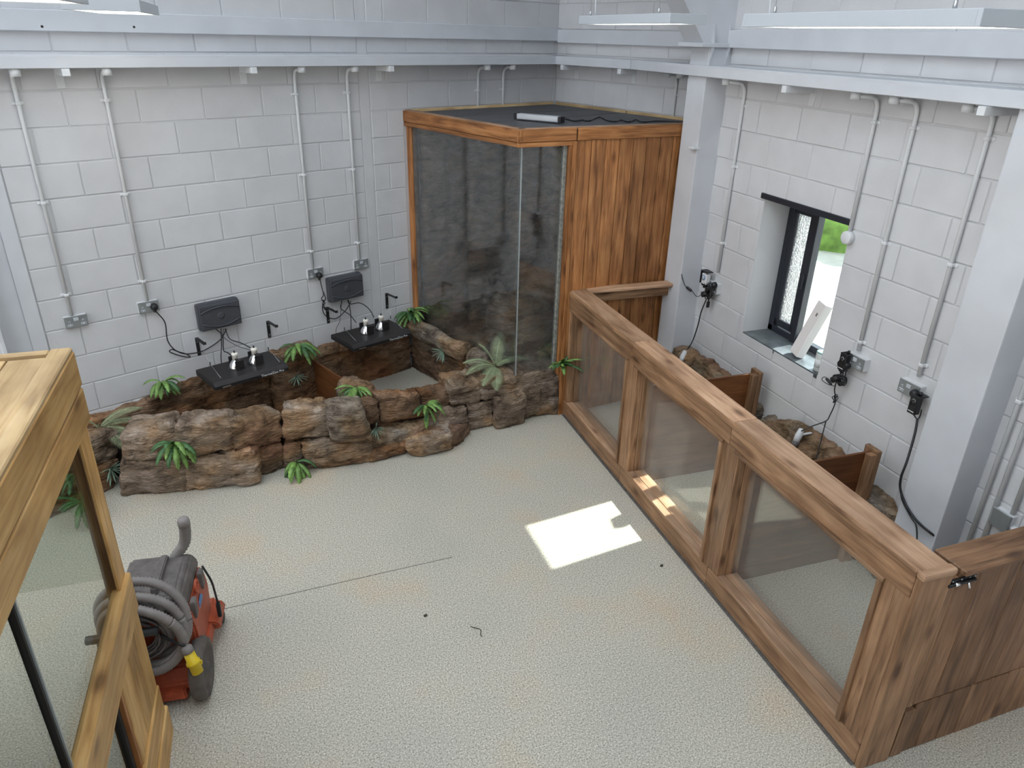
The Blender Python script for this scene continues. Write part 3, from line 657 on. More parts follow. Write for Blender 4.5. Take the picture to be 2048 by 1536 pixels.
# lining along the back wall
ln = thing('rock_lining', 'dark brown rock lining along the foot of the back wall behind the pens', 'rock wall', BP(3.5, .05, 0))
def bstone(s0, s1, za0, za1, zb0, zb1, d=.10, mat='rock_red', parent=None, **kw):
    """face on the back wall: left end s1 (zb0..zb1), right end s0 (za0..za1)"""
    return stone([BP(s1, d, zb1), BP(s0, d, za1), BP(s0, d, za0), BP(s1, d, zb0)], BN, d+.02, parent or ln, mat, **kw)
for s0, s1, za, zb, d in ((4.45, 5.05, .43, .40, .09), (4.02, 4.46, .51, .43, .10), (3.46, 4.03, .50, .52, .10)):
    bstone(s0, s1, -.01, za*.48, -.01, zb*.52, d, r=.03); bstone(s0, s1, za*.47, za, zb*.51, zb, d+.01, r=.03)
bstone(3.02, 3.47, -.01, .50, -.01, .50, .20, r=.06, bulge=.05); bstone(3.05, 3.44, .42, .58, .40, .57, .17, 'rock', r=.08, bulge=.04)
for s0, s1, z in ((2.76, 3.03, .45), (2.50, 2.77, .44), (2.22, 2.51, .45), (1.97, 2.23, .47)):
    bstone(s0, s1, -.01, z*.9, -.01, z*.9, .075, 'rock_red', r=.025); 
    bstone(s0, s1, z*.88, z+.03, z*.88, z+.02, .09, 'rock', r=.025)
# pen divider: boulders and a plywood board
dv = thing('boulder', 'rounded rock stack joining the front wall between the two pens', 'rock', BP(3.05, .85, 0))
boulder(BP(3.04, .74, .20), (.115, .13, .265), dv, 'rock', 1.3, 'stone', .4, .15); boulder(BP(3.06, .95, .17), (.14, .16, .32), dv, 'rock', 4.2, 'stone', .4, .15); boulder(BP(3.0, 1.13, .20), (.14, .12, .25), dv, 'rock_red', 6.1, 'stone', .4, .15)
tag(boxw('divider_board', (3.085, .12, 0), (3.103, .76, .45), Bf, 'ply', None, .002), 'red-brown board dividing the two rock pens', 'board')
# lining below the vivarium glass facing the small pen
tl = thing('rock_lining', 'rock lining with log-like ledge under the vivarium glass', 'rock wall', BP(1.94, .7, 0))
def tstone(d0, d1, z0, z1, s=1.95, dep=.14, mat='rock', **kw):
    return stone([BP(s, d0, z1), BP(s, d1, z1), BP(s, d1, z0), BP(s, d0, z0)], -BX, dep, tl, mat, **kw)
tstone(.04, .66, -.01, .25, mat='rock_red', r=.03); tstone(.04, .66, .24, .44, mat='rock', r=.04); tstone(.65, 1.02, -.01, .44, mat='rock_red', r=.03); tstone(1.01, 1.55, -.01, .42, mat='rock', r=.035)
lg = [BP(1.95, .02, .50), BP(1.97, .25, .47), BP(1.96, .5, .475), BP(1.98, .75, .46), BP(1.97, .95, .47)]
o = tube('ledge_log', lg, .085, 'rock_grey', tl, 18, sm=6)
for vv in o.data.vertices: g = fbm(Vector((vv.co.x*6, vv.co.y*2.5, vv.co.z*22)), 1.)*.03; vv.co += Vector((g, 0, g))
boulder(BP(1.93, 1.08, .40), (.11, .16, .13), tl, 'rock_grey', 2.2, 'stone', -.4, .2); boulder(BP(1.93, 1.32, .33), (.12, .16, .14), tl, 'rock_red', 3.2, 'stone', -.4, .2)
# ledge between front wall and the vivarium glass
q = [at_z(*p, .5) for p in ((960, 745), (1040, 728), (1122, 715), (1122, 742), (1045, 742), (962, 757))]
stone([BP(2.0, 1.30, .46), BP(1.42, 1.42, .47), BP(1.42, 1.74, .46), BP(2.12, 1.55, .45)], UP, .2, tl, 'rock', r=.05, bulge=.015)

# ================================================================== TALL VIVARIUM
A_, B_, C_, E_ = Vector((1.425, 6.775, 0)), Vector((1.962, 5.245, 0)), Vector((3.50, 5.425, 0)), Vector((2.447, 5.302, 0))
vt = thing('tall_vivarium', 'tall stained timber vivarium with glass corner and mesh top', 'vivarium', (A_+C_)/2)
def seg(a, b):
    d = (b-a).normalized(); n = d.cross(UP)
    if n.dot(EYE-a) < 0: n = -n
    n = Vector((n.x, n.y, 0)).normalized(); return d, n
dl, nl = seg(A_, B_); dr, nr = seg(B_, C_); LLn = (B_-A_).length; LRr = (C_-B_).length; LE = (E_-B_).length
Lf = lambda a, n, z: A_+dl*a+nl*n+UP*z
Gf = lambda a, n, z: B_+dr*a+nr*n+UP*z
boxw('fascia', (-.02, -.02, 2.365), (LLn+.012, .0, 2.455), Lf, 'wood_tank', vt, .004); boxw('fascia_strip', (0, -.035, 2.328), (LLn-.004, -.007, 2.362), Lf, 'wood_tank', vt, .003)
boxw('fascia', (-.012, -.02, 2.365), (LE+.004, .0, 2.455), Gf, 'wood_tank', vt, .004); boxw('fascia_strip', (-.004, -.035, 2.328), (LE+.004, -.007, 2.362), Gf, 'wood_tank', vt, .003)
boxw('fascia', (LE+.012, -.01, 2.365), (LRr+.01, .012, 2.455), Gf, 'wood_tank', vt, .004)
boxw('top_edge', (-.02, -.07, 2.447), (LLn, -.018, 2.462), Lf, 'wood_cap', vt, .002); boxw('top_edge', (0, -.06, 2.447), (LRr, -.018, 2.462), Gf, 'wood_cap', vt, .002)
boxw('corner_post', (.0, -.06, .46), (.075, -.03, 2.34), Lf, 'wood_tank', vt, .004)
boxw('seal', (.075, -.075, .46), (.115, -.045, 2.34), Lf, 'rubber', vt, .004)
boxw('glass_post', (LE-.05, -.06, .40), (LE-.022, -.012, 2.34), Gf, 'wood_tank', vt, .003); boxw('glass_post', (LE-.022, -.05, .0), (LE+.010, .002, 2.36), Gf, 'wood_tank', vt, .003)
boxw('seal', (LE-.085, -.075, .46), (LE-.05, -.035, 2.34), Gf, 'silicone', vt, .006)
boxw('glass_pane', (.10, -.062, .40), (LLn-.035, -.050, 2.345), Lf, 'glass_tank', vt, 0); boxw('glass_pane', (.035, -.062, .40), (LE-.06, -.050, 2.345), Gf, 'glass_tank', vt, 0)
boxw('glass_joint', (LLn-.038, -.062, .42), (LLn-.034, -.050, 2.34), Lf, 'glass_edge', vt, 0)
boxw('panel_back', (LE+.012, -.05, 0), (LRr, -.0225, 2.36), Gf, 'dark_gap', vt, 0); nb = 8; bw_ = (LRr-LE-.012)/nb
for i in range(nb):
    boxw('plank', (LE+.012+i*bw_+.0025, -.022, .0), (LE+.012+(i+1)*bw_-.0025, random.uniform(-.003, 0), 2.366), Gf, 'wood_tank', vt, .003, 2)
rc = [A_, BP(.02, .01, 0), C_-dr*.02, B_]; 
prism('mesh_top', [A_+UP*2.43-nl*.03, BP(.06, .03, 2.43), SP(1.95, .03, 2.43), Gf(LRr-.03, -.03, 2.43), Gf(.03, -.03, 2.43)], UP*.012, 'mesh_dark', vt)
bar('top_batten', BP(1.85, .02, 2.45), BP(.05, .02, 2.45), .03, .03, UP, 'wood_pale', vt); bar('top_batten', SP(.05, .02, 2.45), SP(1.05, .02, 2.45), .03, .03, UP, 'wood_pale', vt); bar('top_batten', SP(1.08, .03, 2.45), SP(2.0, .03, 2.45), .03, .03, UP, 'wood_pale', vt)
for a in (.55, 1.05): bar('mesh_seam', BP(1.8, a, 2.443), SP(.2+a*.8, .1, 2.443), .004, .003, UP, 'rubber', vt, 0)
# rocky interior
iv = thing('vivarium_rockwork', 'dark rockwork lining and boulders inside the tall vivarium', 'rock wall', BP(1.2, .9, 0))
for s0, s1 in ((1.24, 1.78), (.68, 1.25), (.05, .69)):
    for z0, z1 in ((0, .8), (.79, 1.6), (1.59, 2.36)):
        stone([BP(s1, .12, z1), BP(s0, .12, z1), BP(s0, .12, z0), BP(s1, .12, z0)], BN, .1, iv, 'rock_lightened', r=.05, bulge=.04, amp=.05, res=.05, strata=.03)
for t0, t1 in ((.1, .75), (.74, 1.4), (1.39, 2.0)):
    for z0, z1 in ((0, .8), (.79, 1.6), (1.59, 2.36)):
        stone([SP(t0, .12, z1), SP(t1, .12, z1), SP(t1, .12, z0), SP(t0, .12, z0)], SN, .1, iv, 'rock_lightened', r=.05, bulge=.04, amp=.05, res=.05, strata=.03)
boulder(BP(1.25, .85, .30), (.35, .30, .55), iv, 'rock', 7.7, 'stone', .5, .3); boulder(BP(1.62, 1.0, .34), (.22, .26, .26), iv, 'rock_grey', 9.1, 'stone', .2, .3); boulder(BP(.75, .7, .3), (.4, .35, .6), iv, 'rock_lightened', 3.7, 'stone', .9, .3)
for k, s_ in enumerate((1.86, 1.74, 1.63)): boulder(BP(s_-.1, 1.42+k*.04, .48), (.07, .06, .06), iv, 'rock_grey', 5+k, 'stone', .3, .2)
stone([BP(1.9, .1, .30), BP(.3, .1, .30), BP(.6, 1.75, .32), BP(1.86, 1.55, .40)], UP, .3, iv, 'rock_lightened', r=.05, bulge=.03, amp=.03, res=.06, name='rock_floor')
# small strip light lying on the mesh
t = thing('strip_light', 'small silver strip light lying on top of the vivarium', 'light', at_z(1080, 236, 2.45))
pa, pb = at_z(1037, 232, 2.475), at_z(1120, 239, 2.475); dd = (pb-pa).normalized()
bar('body', pa, pb, .075, .045, UP, 'alu', t, .006)
for p, q in ((pa, -1), (pb, 1)): bar('end_cap', p, p+dd*.025*q, .08, .05, UP, 'black_plastic', t, .004)
tube('cable', [at_z(u, v, 2.45) for u, v in ((1127, 236), (1140, 240), (1150, 242), (1165, 240), (1178, 242), (1198, 234), (1215, 241), (1230, 243), (1243, 240), (1257, 244), (1272, 239), (1285, 244), (1310, 242), (1345, 243), (1372, 245))], .006, 'black_plastic', t, 6, sm=4)

# ================================================================== LOW GLAZED PARTITION
fe = thing('glazed_partition', 'low timber partition with three glass panes and flat wooden cap', 'partition', FP(1.8, -.08, 0))
UE = 3.672; M1, M2 = 1.145, 2.367
for a, b in ((-.03, M1), (M1, M2), (M2, UE)):
    boxw('fascia', (a+.001, -.028, 1.018), (b-.001, .0, 1.128), Ff if False else (lambda u, n, z: FP(u, n, z)), 'wood_fence', fe, .004)
    boxw('kickboard', (a+.001, -.03, .012), (b-.001, .0, .142), lambda u, n, z: FP(u, n, z), 'wood_fence', fe, .004)
Ff = lambda u, n, z: FP(u, n, z)
for a, b in ((-.05, M1), (M1, M2), (M2, UE+.01)): boxw('cap_board', (a+.001, -.165, 1.130), (b-.001, -.006 if False else .002-.012, 1.163), Ff, 'wood_cap', fe, .008)
boxw('cap_lip', (-.05, -.012, 1.126), (UE, .004, 1.155), Ff, 'wood_fence', fe, .003)
boxw('base_gap', (0, -.14, 0), (UE, -.012, .012), Ff, 'dark_gap', fe, 0); boxw('floor_seal', (0, -.005, 0), (UE, .014, .006), Ff, 'rubber', fe, .002)
boxw('inner_rail', (0, -.15, 1.05), (UE, -.125, 1.13), Ff, 'wood_fence', fe, .003); boxw('inner_rail', (0, -.15, .0), (UE, -.125, .14), Ff, 'wood_fence', fe, .003)
panes = ((.05, 1.088), (1.232, 2.298), (2.452, 3.525))
stiles = ((.0, .052), (1.088, 1.232), (2.298, 2.452), (3.525, 3.60))
for a, b in stiles: boxw('stile', (a, -.028, .142), (b, -.004, 1.02), Ff, 'wood_fence', fe, .003)
for a, b in panes:
    boxw('sill', (a-.004, -.062, .120), (b+.004, -.004, .146), Ff, 'wood_cap', fe, .003); boxw('sill', (a-.004, -.148, .120), (b+.004, -.066, .144), Ff, 'wood_cap', fe, .003)
    for x0, x1 in ((a-.004, a), (b, b+.004)):
        boxw('jamb', (x0-.008, -.062, .144), (x1+.008, -.006, 1.02), Ff, 'wood_fence', fe, .002); boxw('jamb', (x0-.012, -.148, .144), (x1+.012, -.064, 1.02), Ff, 'wood_fence', fe, .002)
    boxw('head', (a, -.148, 1.0), (b, -.03, 1.03), Ff, 'wood_fence', fe, .002)
    boxw('bead', (a-.02, -.004, 1.0), (b+.02, .013, 1.022), Ff, 'wood_fence', fe, .003); boxw('bead', (b-.012, -.02, .142), (b+.016, .012, 1.002), Ff, 'wood_fence', fe, .003)
    boxw('glass_pane', (a, -.112, .14), (b, -.102, 1.01), Ff, 'glass_low', fe, 0)
boxw('end_post', (3.60, -.03, .142), (3.672, -.002, 1.02), Ff, 'wood_fence', fe, .003); boxw('end_post', (3.60, -.178, .0), (3.678, .0-.03, 1.128), Ff, 'wood_fence', fe, .006); boxw('end_board', (3.672, -.178, 0), (3.700, -.002, 1.13), Ff, 'wood_fence', fe, .008)
boxw('cap_end', (3.668, -.178, 1.128), (3.712, -.0, 1.163), Ff, 'wood_cap', fe, .012, 1)
# low board panel cap across the end of the vivarium
boxw('return_cap', (-.075, -1.10, 1.135), (.035, -.165, 1.163), Ff, 'wood_cap', fe, .006, 1)
boxw('return_batten', (-.06, -1.06, 1.04), (-.03, -.165, 1.135), Ff, 'wood_fence', fe, .003, 1)

# pen dividers behind the partition
for u, lb in ((1.19, 'red-brown divider board behind the middle pane of the partition'), (2.385, 'red-brown divider board nearest the gate')):
    t = thing('pen_divider', lb, 'board', FP(u, -.6, 0), 'dividers between the low pens')
    boxw('board', (u-.009, -1.04, 0), (u+.009, -.155, .815), Ff, 'ply', t, .002); boxw('end_batten', (u-.055, -1.075, 0), (u+.055, -1.04, .835), Ff, 'wood_fence', t, .003); boxw('end_batten', (u+.009, -1.04, 0), (u+.05, -.99, .815), Ff, 'wood_fence', t, .003)

# gate
GY = 1.605
Gg = lambda x, y, z: Vector((x, y, z))
gt = thing('gate', 'boarded timber gate with flat cap at the near end of the partition', 'gate', Vector((3.05, GY, 0)))
boxw('cap', (2.600, GY-.03, 1.108), (3.60, GY+.135, 1.135), Gg, 'wood_gate', gt, .006)
boxw('hanging_strip', (2.568, GY, .33), (2.605, GY+.03, 1.09), Gg, 'wood_fence', gt, .003, 2); boxw('hanging_strip', (2.575, GY-.004, .0), (2.640, GY+.026, .30), Gg, 'wood_fence', gt, .003, 2)
xs = [2.607, 2.735, 2.86, 2.985, 3.105, 3.23, 3.355, 3.48, 3.60]
for i in range(len(xs)-1):
    boxw('plank', (xs[i]+.0015, GY+random.uniform(0, .004), .335), (xs[i+1]-.0015, GY+.025, 1.107), Gg, 'wood_gate', gt, .003, 2)
    boxw('plank', (max(xs[i], 2.642)+.0015, GY+random.uniform(0, .004), .0), (xs[i+1]-.0015, GY+.025, .326), Gg, 'wood_gate', gt, .003, 2)
boxw('rail', (2.61, GY+.025, .85), (3.6, GY+.06, .95), Gg, 'wood_gate', gt, .003); boxw('rail', (2.61, GY+.025, .1), (3.6, GY+.06, .2), Gg, 'wood_gate', gt, .003)
t = boxw('bolt_plate', (2.555, GY-.008, 1.045), (2.70, GY+.002, 1.085), Gg, 'black_metal', gt, .002)
tube('bolt_rod', [(2.54, GY-.014, 1.065), (2.69, GY-.014, 1.065)], .007, 'black_metal', gt, 8); tube('bolt_rod', [(2.575, GY-.016, 1.066), (2.595, GY-.016, 1.066)], .0085, 'chrome', gt, 8); tube('bolt_handle', [(2.65, GY-.014, 1.065), (2.648, GY-.03, 1.04)], .005, 'chrome', gt, 8)
for x in (2.565, 2.615, 2.66, 2.69): lathe('screw', Vector((x, GY-.008, 1.079)), Vector((0, -1, 0)), [(0, .004), (.003, .003)], 'steel', gt, 8)

# rocks along the foot of the right wall inside the pens
rw = thing('rock_edging', 'low brown rock edging along the right wall inside the pens', 'rock wall', RP(3.6, 0, .1))
for y0, y1, z0, z1 in ((4.72, 5.12, .66, .60), (4.35, 4.74, .62, .63), (4.08, 4.36, .52, .60), (3.62, 3.98, .63, .52), (3.28, 3.64, .64, .63), (2.98, 3.30, .56, .62), (2.62, 2.98, .50, .54), (2.30, 2.60, .52, .46)):
    stone([RP(y1, z1-.03, .13), RP(y0, z0-.03, .13), RP(y0, 0, .13), RP(y1, 0, .13)], (-1, 0, 0), .14, rw, 'rock_grey', r=.07, bulge=.05, amp=.04)
for y, z in ((5.0, .60), (3.45, .55), (3.1, .5), (2.45, .46)): boulder((XW-.12, y, z-.06), (.10, .13, .11), rw, 'rock', y, 'stone', 0, .3)
# lamp holders and cables in the pens
def pen_lamp(px, z, label):
    c = at_z(*px, z); t = thing('lamp_holder', label, 'lamp holder', c, 'lamp holders in the low pens')
    ax = Vector((.35, .1, .9)).normalized(); lathe('holder', c, ax, [(-.04, .022), (0, .026), (.01, .024), (.05, .018), (.056, .01)], 'white_plastic', t, 14); lathe('cap', c, ax, [(-.07, .028), (-.04, .026)], 'vac_grey', t, 14); boxw('arm', (c.x, c.y-.008, c.z), (c.x+.11, c.y+.008, c.z+.012), Gg, 'white_plastic', t, .003); return t
pen_lamp((1366, 713), .60, 'white lamp holder on the rocks by the far column'); pen_lamp((1597, 872), .62, 'white lamp holder on the rocks between the two dividers')

# ================================================================== WINDOW
w1 = bpy.data.objects.new('window_1', None); COL.objects.link(w1); w1.matrix_basis = Matrix.Translation((XW+.25, 4.0, WZ0)); struct(w1); w1.empty_display_size = .05
XF = XW+.235
Xf = lambda x, y, z: Vector((x, y, z))
boxw('lintel', (XW-.022, WY0-.02, 2.035), (XW+.25, WY1+.03, 2.075), Xf, 'window_frame', w1, .003, 1); boxw('window_sill', (XW-.004, WY0+.005, .955), (XF+.03, WY1-.005, .988), Xf, 'sill', w1, .003, 1)
y0, y1, z0, z1 = WY0, WY1, .988, 2.035
for a, b in ((y0, y0+.05), (y1-.055, y1)): boxw('window_frame', (XF, a, z0), (XF+.06, b, z1), Xf, 'window_frame', w1, .004, 2)
boxw('window_frame', (XF, y0, z0), (XF+.06, y1, z0+.05), Xf, 'window_frame', w1, .004, 1); boxw('window_frame', (XF, y0, z1-.045), (XF+.06, y1, z1), Xf, 'window_frame', w1, .004, 1)
ymid = 4.165
boxw('mullion', (XF-.012, ymid-.025, z0), (XF+.05, ymid+.03, z1), Xf, 'window_frame', w1, .004, 2)
ca, cb = ymid+.04, y1-.05
for a, b in ((ca-.01, ca+.035), (cb-.045, cb)): boxw('casement_stile', (XF+.005, a, z0+.06), (XF+.05, b, z1-.05), Xf, 'window_frame', w1, .004, 2)
boxw('casement_rail', (XF+.005, ca, z0+.06), (XF+.05, cb, z0+.115), Xf, 'window_frame', w1, .004, 1); boxw('casement_rail', (XF+.005, ca, z1-.10), (XF+.05, cb, z1-.05), Xf, 'window_frame', w1, .004, 1)
boxw('casement_handle', (XF-.03, ymid-.005, 1.42), (XF-.01, ymid+.02, 1.53), Xf, 'window_frame', w1, .004, 2)
boxw('window_pane', (XF+.02, ca+.03, z0+.11), (XF+.026, cb-.04, z1-.095), Xf, 'glass_obscure', w1, 0); boxw('window_pane', (XF+.02, y0+.05, z0+.05), (XF+.026, ymid-.02, z1-.045), Xf, 'glass', w1, 0)
# things on the sill
c = at_z(1592, 700, .99); t = thing('cardboard_box', 'long narrow white carton leaning against the window', 'box', Vector((XW+.12, 3.95, .988)))
p0, p1 = Vector((XW+.085, 3.94, .995)), Vector((XW+.205, 3.885, 1.40)); bar('carton', p0, p1, .115, .06, Vector((-1, .25, .3)), 'cream_box', t, .003)
dd = (p1-p0).normalized(); fr_ = frame(p0+dd*.33, dd, Vector((-1, .25, .3))); nz = Vector((fr_[0][2], fr_[1][2], fr_[2][2])); yy = Vector((fr_[0][1], fr_[1][1], fr_[2][1]))
for q in (-1, 0, 1): bar('print_mark', p0+dd*.32+yy*(-.015+.007*q)+nz*.0307, p0+dd*.345+yy*(-.015+.007*q)+nz*.0307, .004, .0008, nz, 'print_dark', t, 0)
t = thing('tin_can', 'white tin with green lid standing on the window sill', 'can', Vector((XW+.06, 3.665, .988)))
cc = Vector((XW+.065, 3.672, .988)); lathe('can', cc, UP, [(0, .039), (.004, .041), (.13, .041), (.134, .039)], 'tin', t, 24); lathe('lid', cc+UP*.134, UP, [(0, .041), (.008, .041), (.010, .034)], 'tin_green', t, 24)
lathe('label_print', cc+UP*.03, UP, [(0, .0413), (.06, .0413)], 'white_plastic', t, 24)
# the yard outside
struct(pydata('ground_outside', [(XW+.32, -6, -.15), (40, -6, -.15), (40, 40, -.15), (XW+.32, 40, -.15)], [(0, 1, 2, 3)], 'outside_ground'))
hg = thing('hedge', 'sunlit green hedge beyond the yard seen through the window', 'hedge', Vector((11, 12, 0)))
for k in range(9): boulder((9.9+(k-4)*.75, 10.1-(k-4)*.75, .2), (.75, .75, .8), hg, 'outside_green', k*1.7, 'foliage', k, .5)
tag(prism('stone_wall', [(4.6, 5.6, -.15), (5.6, 6.9, -.15), (5.6, 6.9, 1.9), (4.6, 5.6, 1.9)], Vector((-.25, .2, 0)), 'outside_stone'), 'grey stone wall outside the window', 'wall')

# ------------------------------------------------------------------ cables and timers on the right wall
def rcable(parent, px, offs, r=.004, name='cable'):
    return tube(name, [at_right(u, v, o) for (u, v), o in zip(px, offs)], r, 'black_plastic', parent, 6, sm=5)
def tangle(parent, c, wy, hz, n, off, r=.004, seed=1):
    rnd = random.Random(seed)
    for k in range(n):
        a0 = rnd.uniform(-.5, .5); ry = wy*rnd.uniform(.35, 1); rz = hz*rnd.uniform(.5, 1); o = off+rnd.uniform(-.015, .02); cy = c.y+rnd.uniform(-.25, .25)*wy; cz = c.z+rnd.uniform(-.2, .2)*hz
        tube('cable_loop', [Vector((XW-o-.01*math.sin(2*a), cy+ry*math.cos(a+a0), cz+rz*math.sin(a))) for a in [i*math.pi/6 for i in range(13)]], r, 'black_plastic', parent, 5)
def timer(y, z, label, w=.055, h=.12):
    t = thing('timer_plug', label, 'timer', RP(y, z, .06), 'plug-in timers')
    boxw('body', (y-w/2, .058, z-h/2), (y+w/2, .10, z+h/2), Rf, 'black_plastic', t, .004); boxw('top_flange', (y-w/2-.01, .03, z+h/2-.008), (y+w/2, .10, z+h/2), Rf, 'black_plastic', t, .002)
    lathe('knob', RP(y-.01, z+h/2, .07), UP, [(0, .009), (.02, .008)], 'black_plastic', t, 10); lathe('dial', RP(y, z+.012, .10), Vector((-1, 0, 0)), [(0, .018), (.006, .016)], 'black_metal', t, 14); tube('dial_mark', [RP(y+.015*math.cos(a), z+.012+.024*math.sin(a), .1005) for a in [.5+i*.45 for i in range(6)]], .0012, 'print_white', t, 4); boxw('print_mark', (y-.02, .0995, z-.045), (y+.02, .1005, z-.04), Rf, 'print_white', t, 0)
    return t
timer(3.335, 1.215, 'black dimming timer on the socket below the window'); timer(2.755, 1.19, 'black timer half hidden behind the near column')
t = thing('cable_bundle', 'bundled black cables hanging below the window socket', 'cables', at_right(1680, 750, .06))
plug(Rf, 3.318, 1.195, .058, t); c = at_right(1683, 742, .06); tangle(t, c+UP*.03, .035, .055, 6, .06, seed=3); c = at_right(1682, 760, .06); tangle(t, c, .045, .035, 9, .055, seed=5); lathe('adapter', at_right(1672, 757, .07), Vector((-.3, .6, -.6)), [(-.03, .022), (.03, .022)], 'black_plastic', t, 10)
for u in (1684, 1689, 1694): rcable(t, [(u+4, 722), (u, 735), (u-4, 752)], [.08, .07, .06])
rcable(t, [(1672, 765), (1669, 780), (1671, 795), (1669, 810), (1660, 830), (1652, 842), (1625, 852), (1603, 862)], [.06, .05, .05, .05, .06, .1, .25, .4]); rcable(t, [(1652, 842), (1646, 865), (1640, 890), (1632, 918)], [.1, .12, .2, .3]); tangle(t, at_right(1670, 797, .05), .012, .04, 3, .05, .003, 8)
rcable(t, [(1668, 772), (1655, 768), (1644, 760), (1648, 754), (1657, 758), (1664, 768)], [.06, .05, .05, .06, .07, .07], .0025); bar('connector', at_right(1652, 757, .06), at_right(1663, 770, .06), .014, .014, UP, 'black_plastic', t, .003)
t = thing('cable_bundle', 'knot of black cables and plugs hanging beside the column', 'cables', at_right(1418, 580, .06))
for (u, v) in ((1411, 565), (1431, 570)): q = at_right(u, v, .055); plug(Rf, q.y, q.z, .055, t)
tangle(t, at_right(1418, 585, .06), .055, .06, 12, .06, seed=11); tangle(t, at_right(1417, 575, .06), .04, .05, 6, .07, seed=12); lathe('adapter', at_right(1410, 588, .06), Vector((-.5, .4, -.2)), [(-.03, .024), (.03, .024)], 'black_plastic', t, 10); bar('connector', at_right(1417, 603, .06), at_right(1415, 615, .06), .025, .02, UP, 'black_plastic', t, .004)
rcable(t, [(1412, 600), (1402, 625), (1396, 650), (1386, 680), (1376, 697), (1366, 705)], [.05, .05, .05, .06, .12, .2], .0055); rcable(t, [(1408, 582), (1399, 592), (1392, 592), (1385, 583), (1379, 580), (1371, 572), (1366, 560), (1363, 548)], [.06, .07, .07, .1, .12, .15, .18, .2], .003); q0, q1 = at_right(1373, 574, .14), at_right(1383, 582, .12); bar('inline_switch', q0, q1, .022, .016, Vector((-1, 0, 0)), 'black_plastic', t, .004)
t = thing('timer_plug', 'white timer with blue dial plugged in beside the column', 'timer', at_right(1415, 555, .06), 'plug-in timers')
q = at_right(1415, 556, .06); boxw('body', (q.y-.035, .055, q.z-.05), (q.y+.035, .095, q.z+.04), Rf, 'white_plastic', t, .005); lathe('dial', RP(q.y+.005, q.z+.005, .095), Vector((-1, 0, 0)), [(0, .022), (.004, .021)], 'blue_sticker', t, 16); lathe('dial_face', RP(q.y+.005, q.z+.005, .098), Vector((-1, 0, 0)), [(0, .017), (.003, .016)], 'white_gloss', t, 16); boxw('holder', (q.y-.045, .04, q.z+.055), (q.y+.05, .10, q.z+.062), Rf, 'black_plastic', t, .001); boxw('holder', (q.y+.044, .04, q.z-.05), (q.y+.05, .10, q.z+.06), Rf, 'black_plastic', t, .001)
t = thing('power_cable', 'black plug and cables running down the near column', 'cable', at_right(1830, 790, .06))
q = at_right(1832, 787, .06); plug(Rf, q.y, q.z, .058, t); rcable(t, [(1829, 800), (1824, 815), (1828, 830), (1835, 838), (1840, 832), (1843, 820)], [.06, .05, .05, .06, .08, .1])
def ccable(px, offs, r): return tube('cable', [at_right(u, v, o) for (u, v), o in zip(px, offs)], r, 'black_plastic', t, 6, sm=5)
ccable([(1835, 838), (1829, 870), (1814, 922), (1802, 955), (1801, 980), (1812, 1010), (1828, 1035), (1842, 1050), (1860, 1065), (1880, 1080)], [.08, .12, .19, .215, .215, .215, .215, .22, .22, .15], .007); ccable([(1801, 985), (1806, 1005), (1822, 1035), (1832, 1050), (1834, 1070), (1833, 1085)], [.22, .22, .22, .225, .23, .24], .0045)

# ================================================================== LED PANEL LIGHTS
def led(x0, x1, y0, y1, z, label):
    t = thing('led_panel_light', label, 'light', Vector(((x0+x1)/2, (y0+y1)/2, z)), 'suspended LED panel lights')
    for a, b in (((x0, y0), (x1, y0+.018)), ((x0, y1-.018), (x1, y1)), ((x0, y0+.018), (x0+.018, y1-.018)), ((x1-.018, y0+.018), (x1, y1-.018))): boxw('frame', (a[0], a[1], z), (b[0], b[1], z+.052), Xf, 'white_gloss', t, .002)
    boxw('back_plate', (x0+.01, y0+.01, z+.035), (x1-.01, y1-.01, z+.05), Xf, 'white_gloss', t, 0); boxw('diffuser', (x0+.018, y0+.018, z+.003), (x1-.018, y1-.018, z+.010), Xf, 'led', t, 0)
    for y in (y0+.15, y1-.15):
        lathe('wire_grip', Vector(((x0+x1)/2-.1, y, z+.05)), UP, [(0, .008), (.03, .006)], 'steel', t, 8); tube('suspension_wire', [((x0+x1)/2-.1, y, z+.08), ((x0+x1)/2-.1, y, ZT)], .0015, 'steel', t, 5)
    tube('power_lead', [(x0+.1, y1-.05, z+.05), (x0+.1, y1-.04, z+.2), (x0+.15, y1, z+.6), (x0+.15, y1, ZT)], .004, 'white_plastic', t, 6, sm=5)
led(2.30, 2.53, 3.87, 5.06, 3.155, 'white LED panel hanging in front of the rear right corner'); led(2.18, 2.48, 1.85, 3.05, 3.135, 'long white LED panel hanging at the upper right of the right wall')
led(-.65, -.33, 4.10, 5.30, 3.135, 'farther LED panel hanging at the upper left'); led(-.68, -.38, 1.70, 2.90, 3.135, 'nearer LED panel hanging at the upper left')

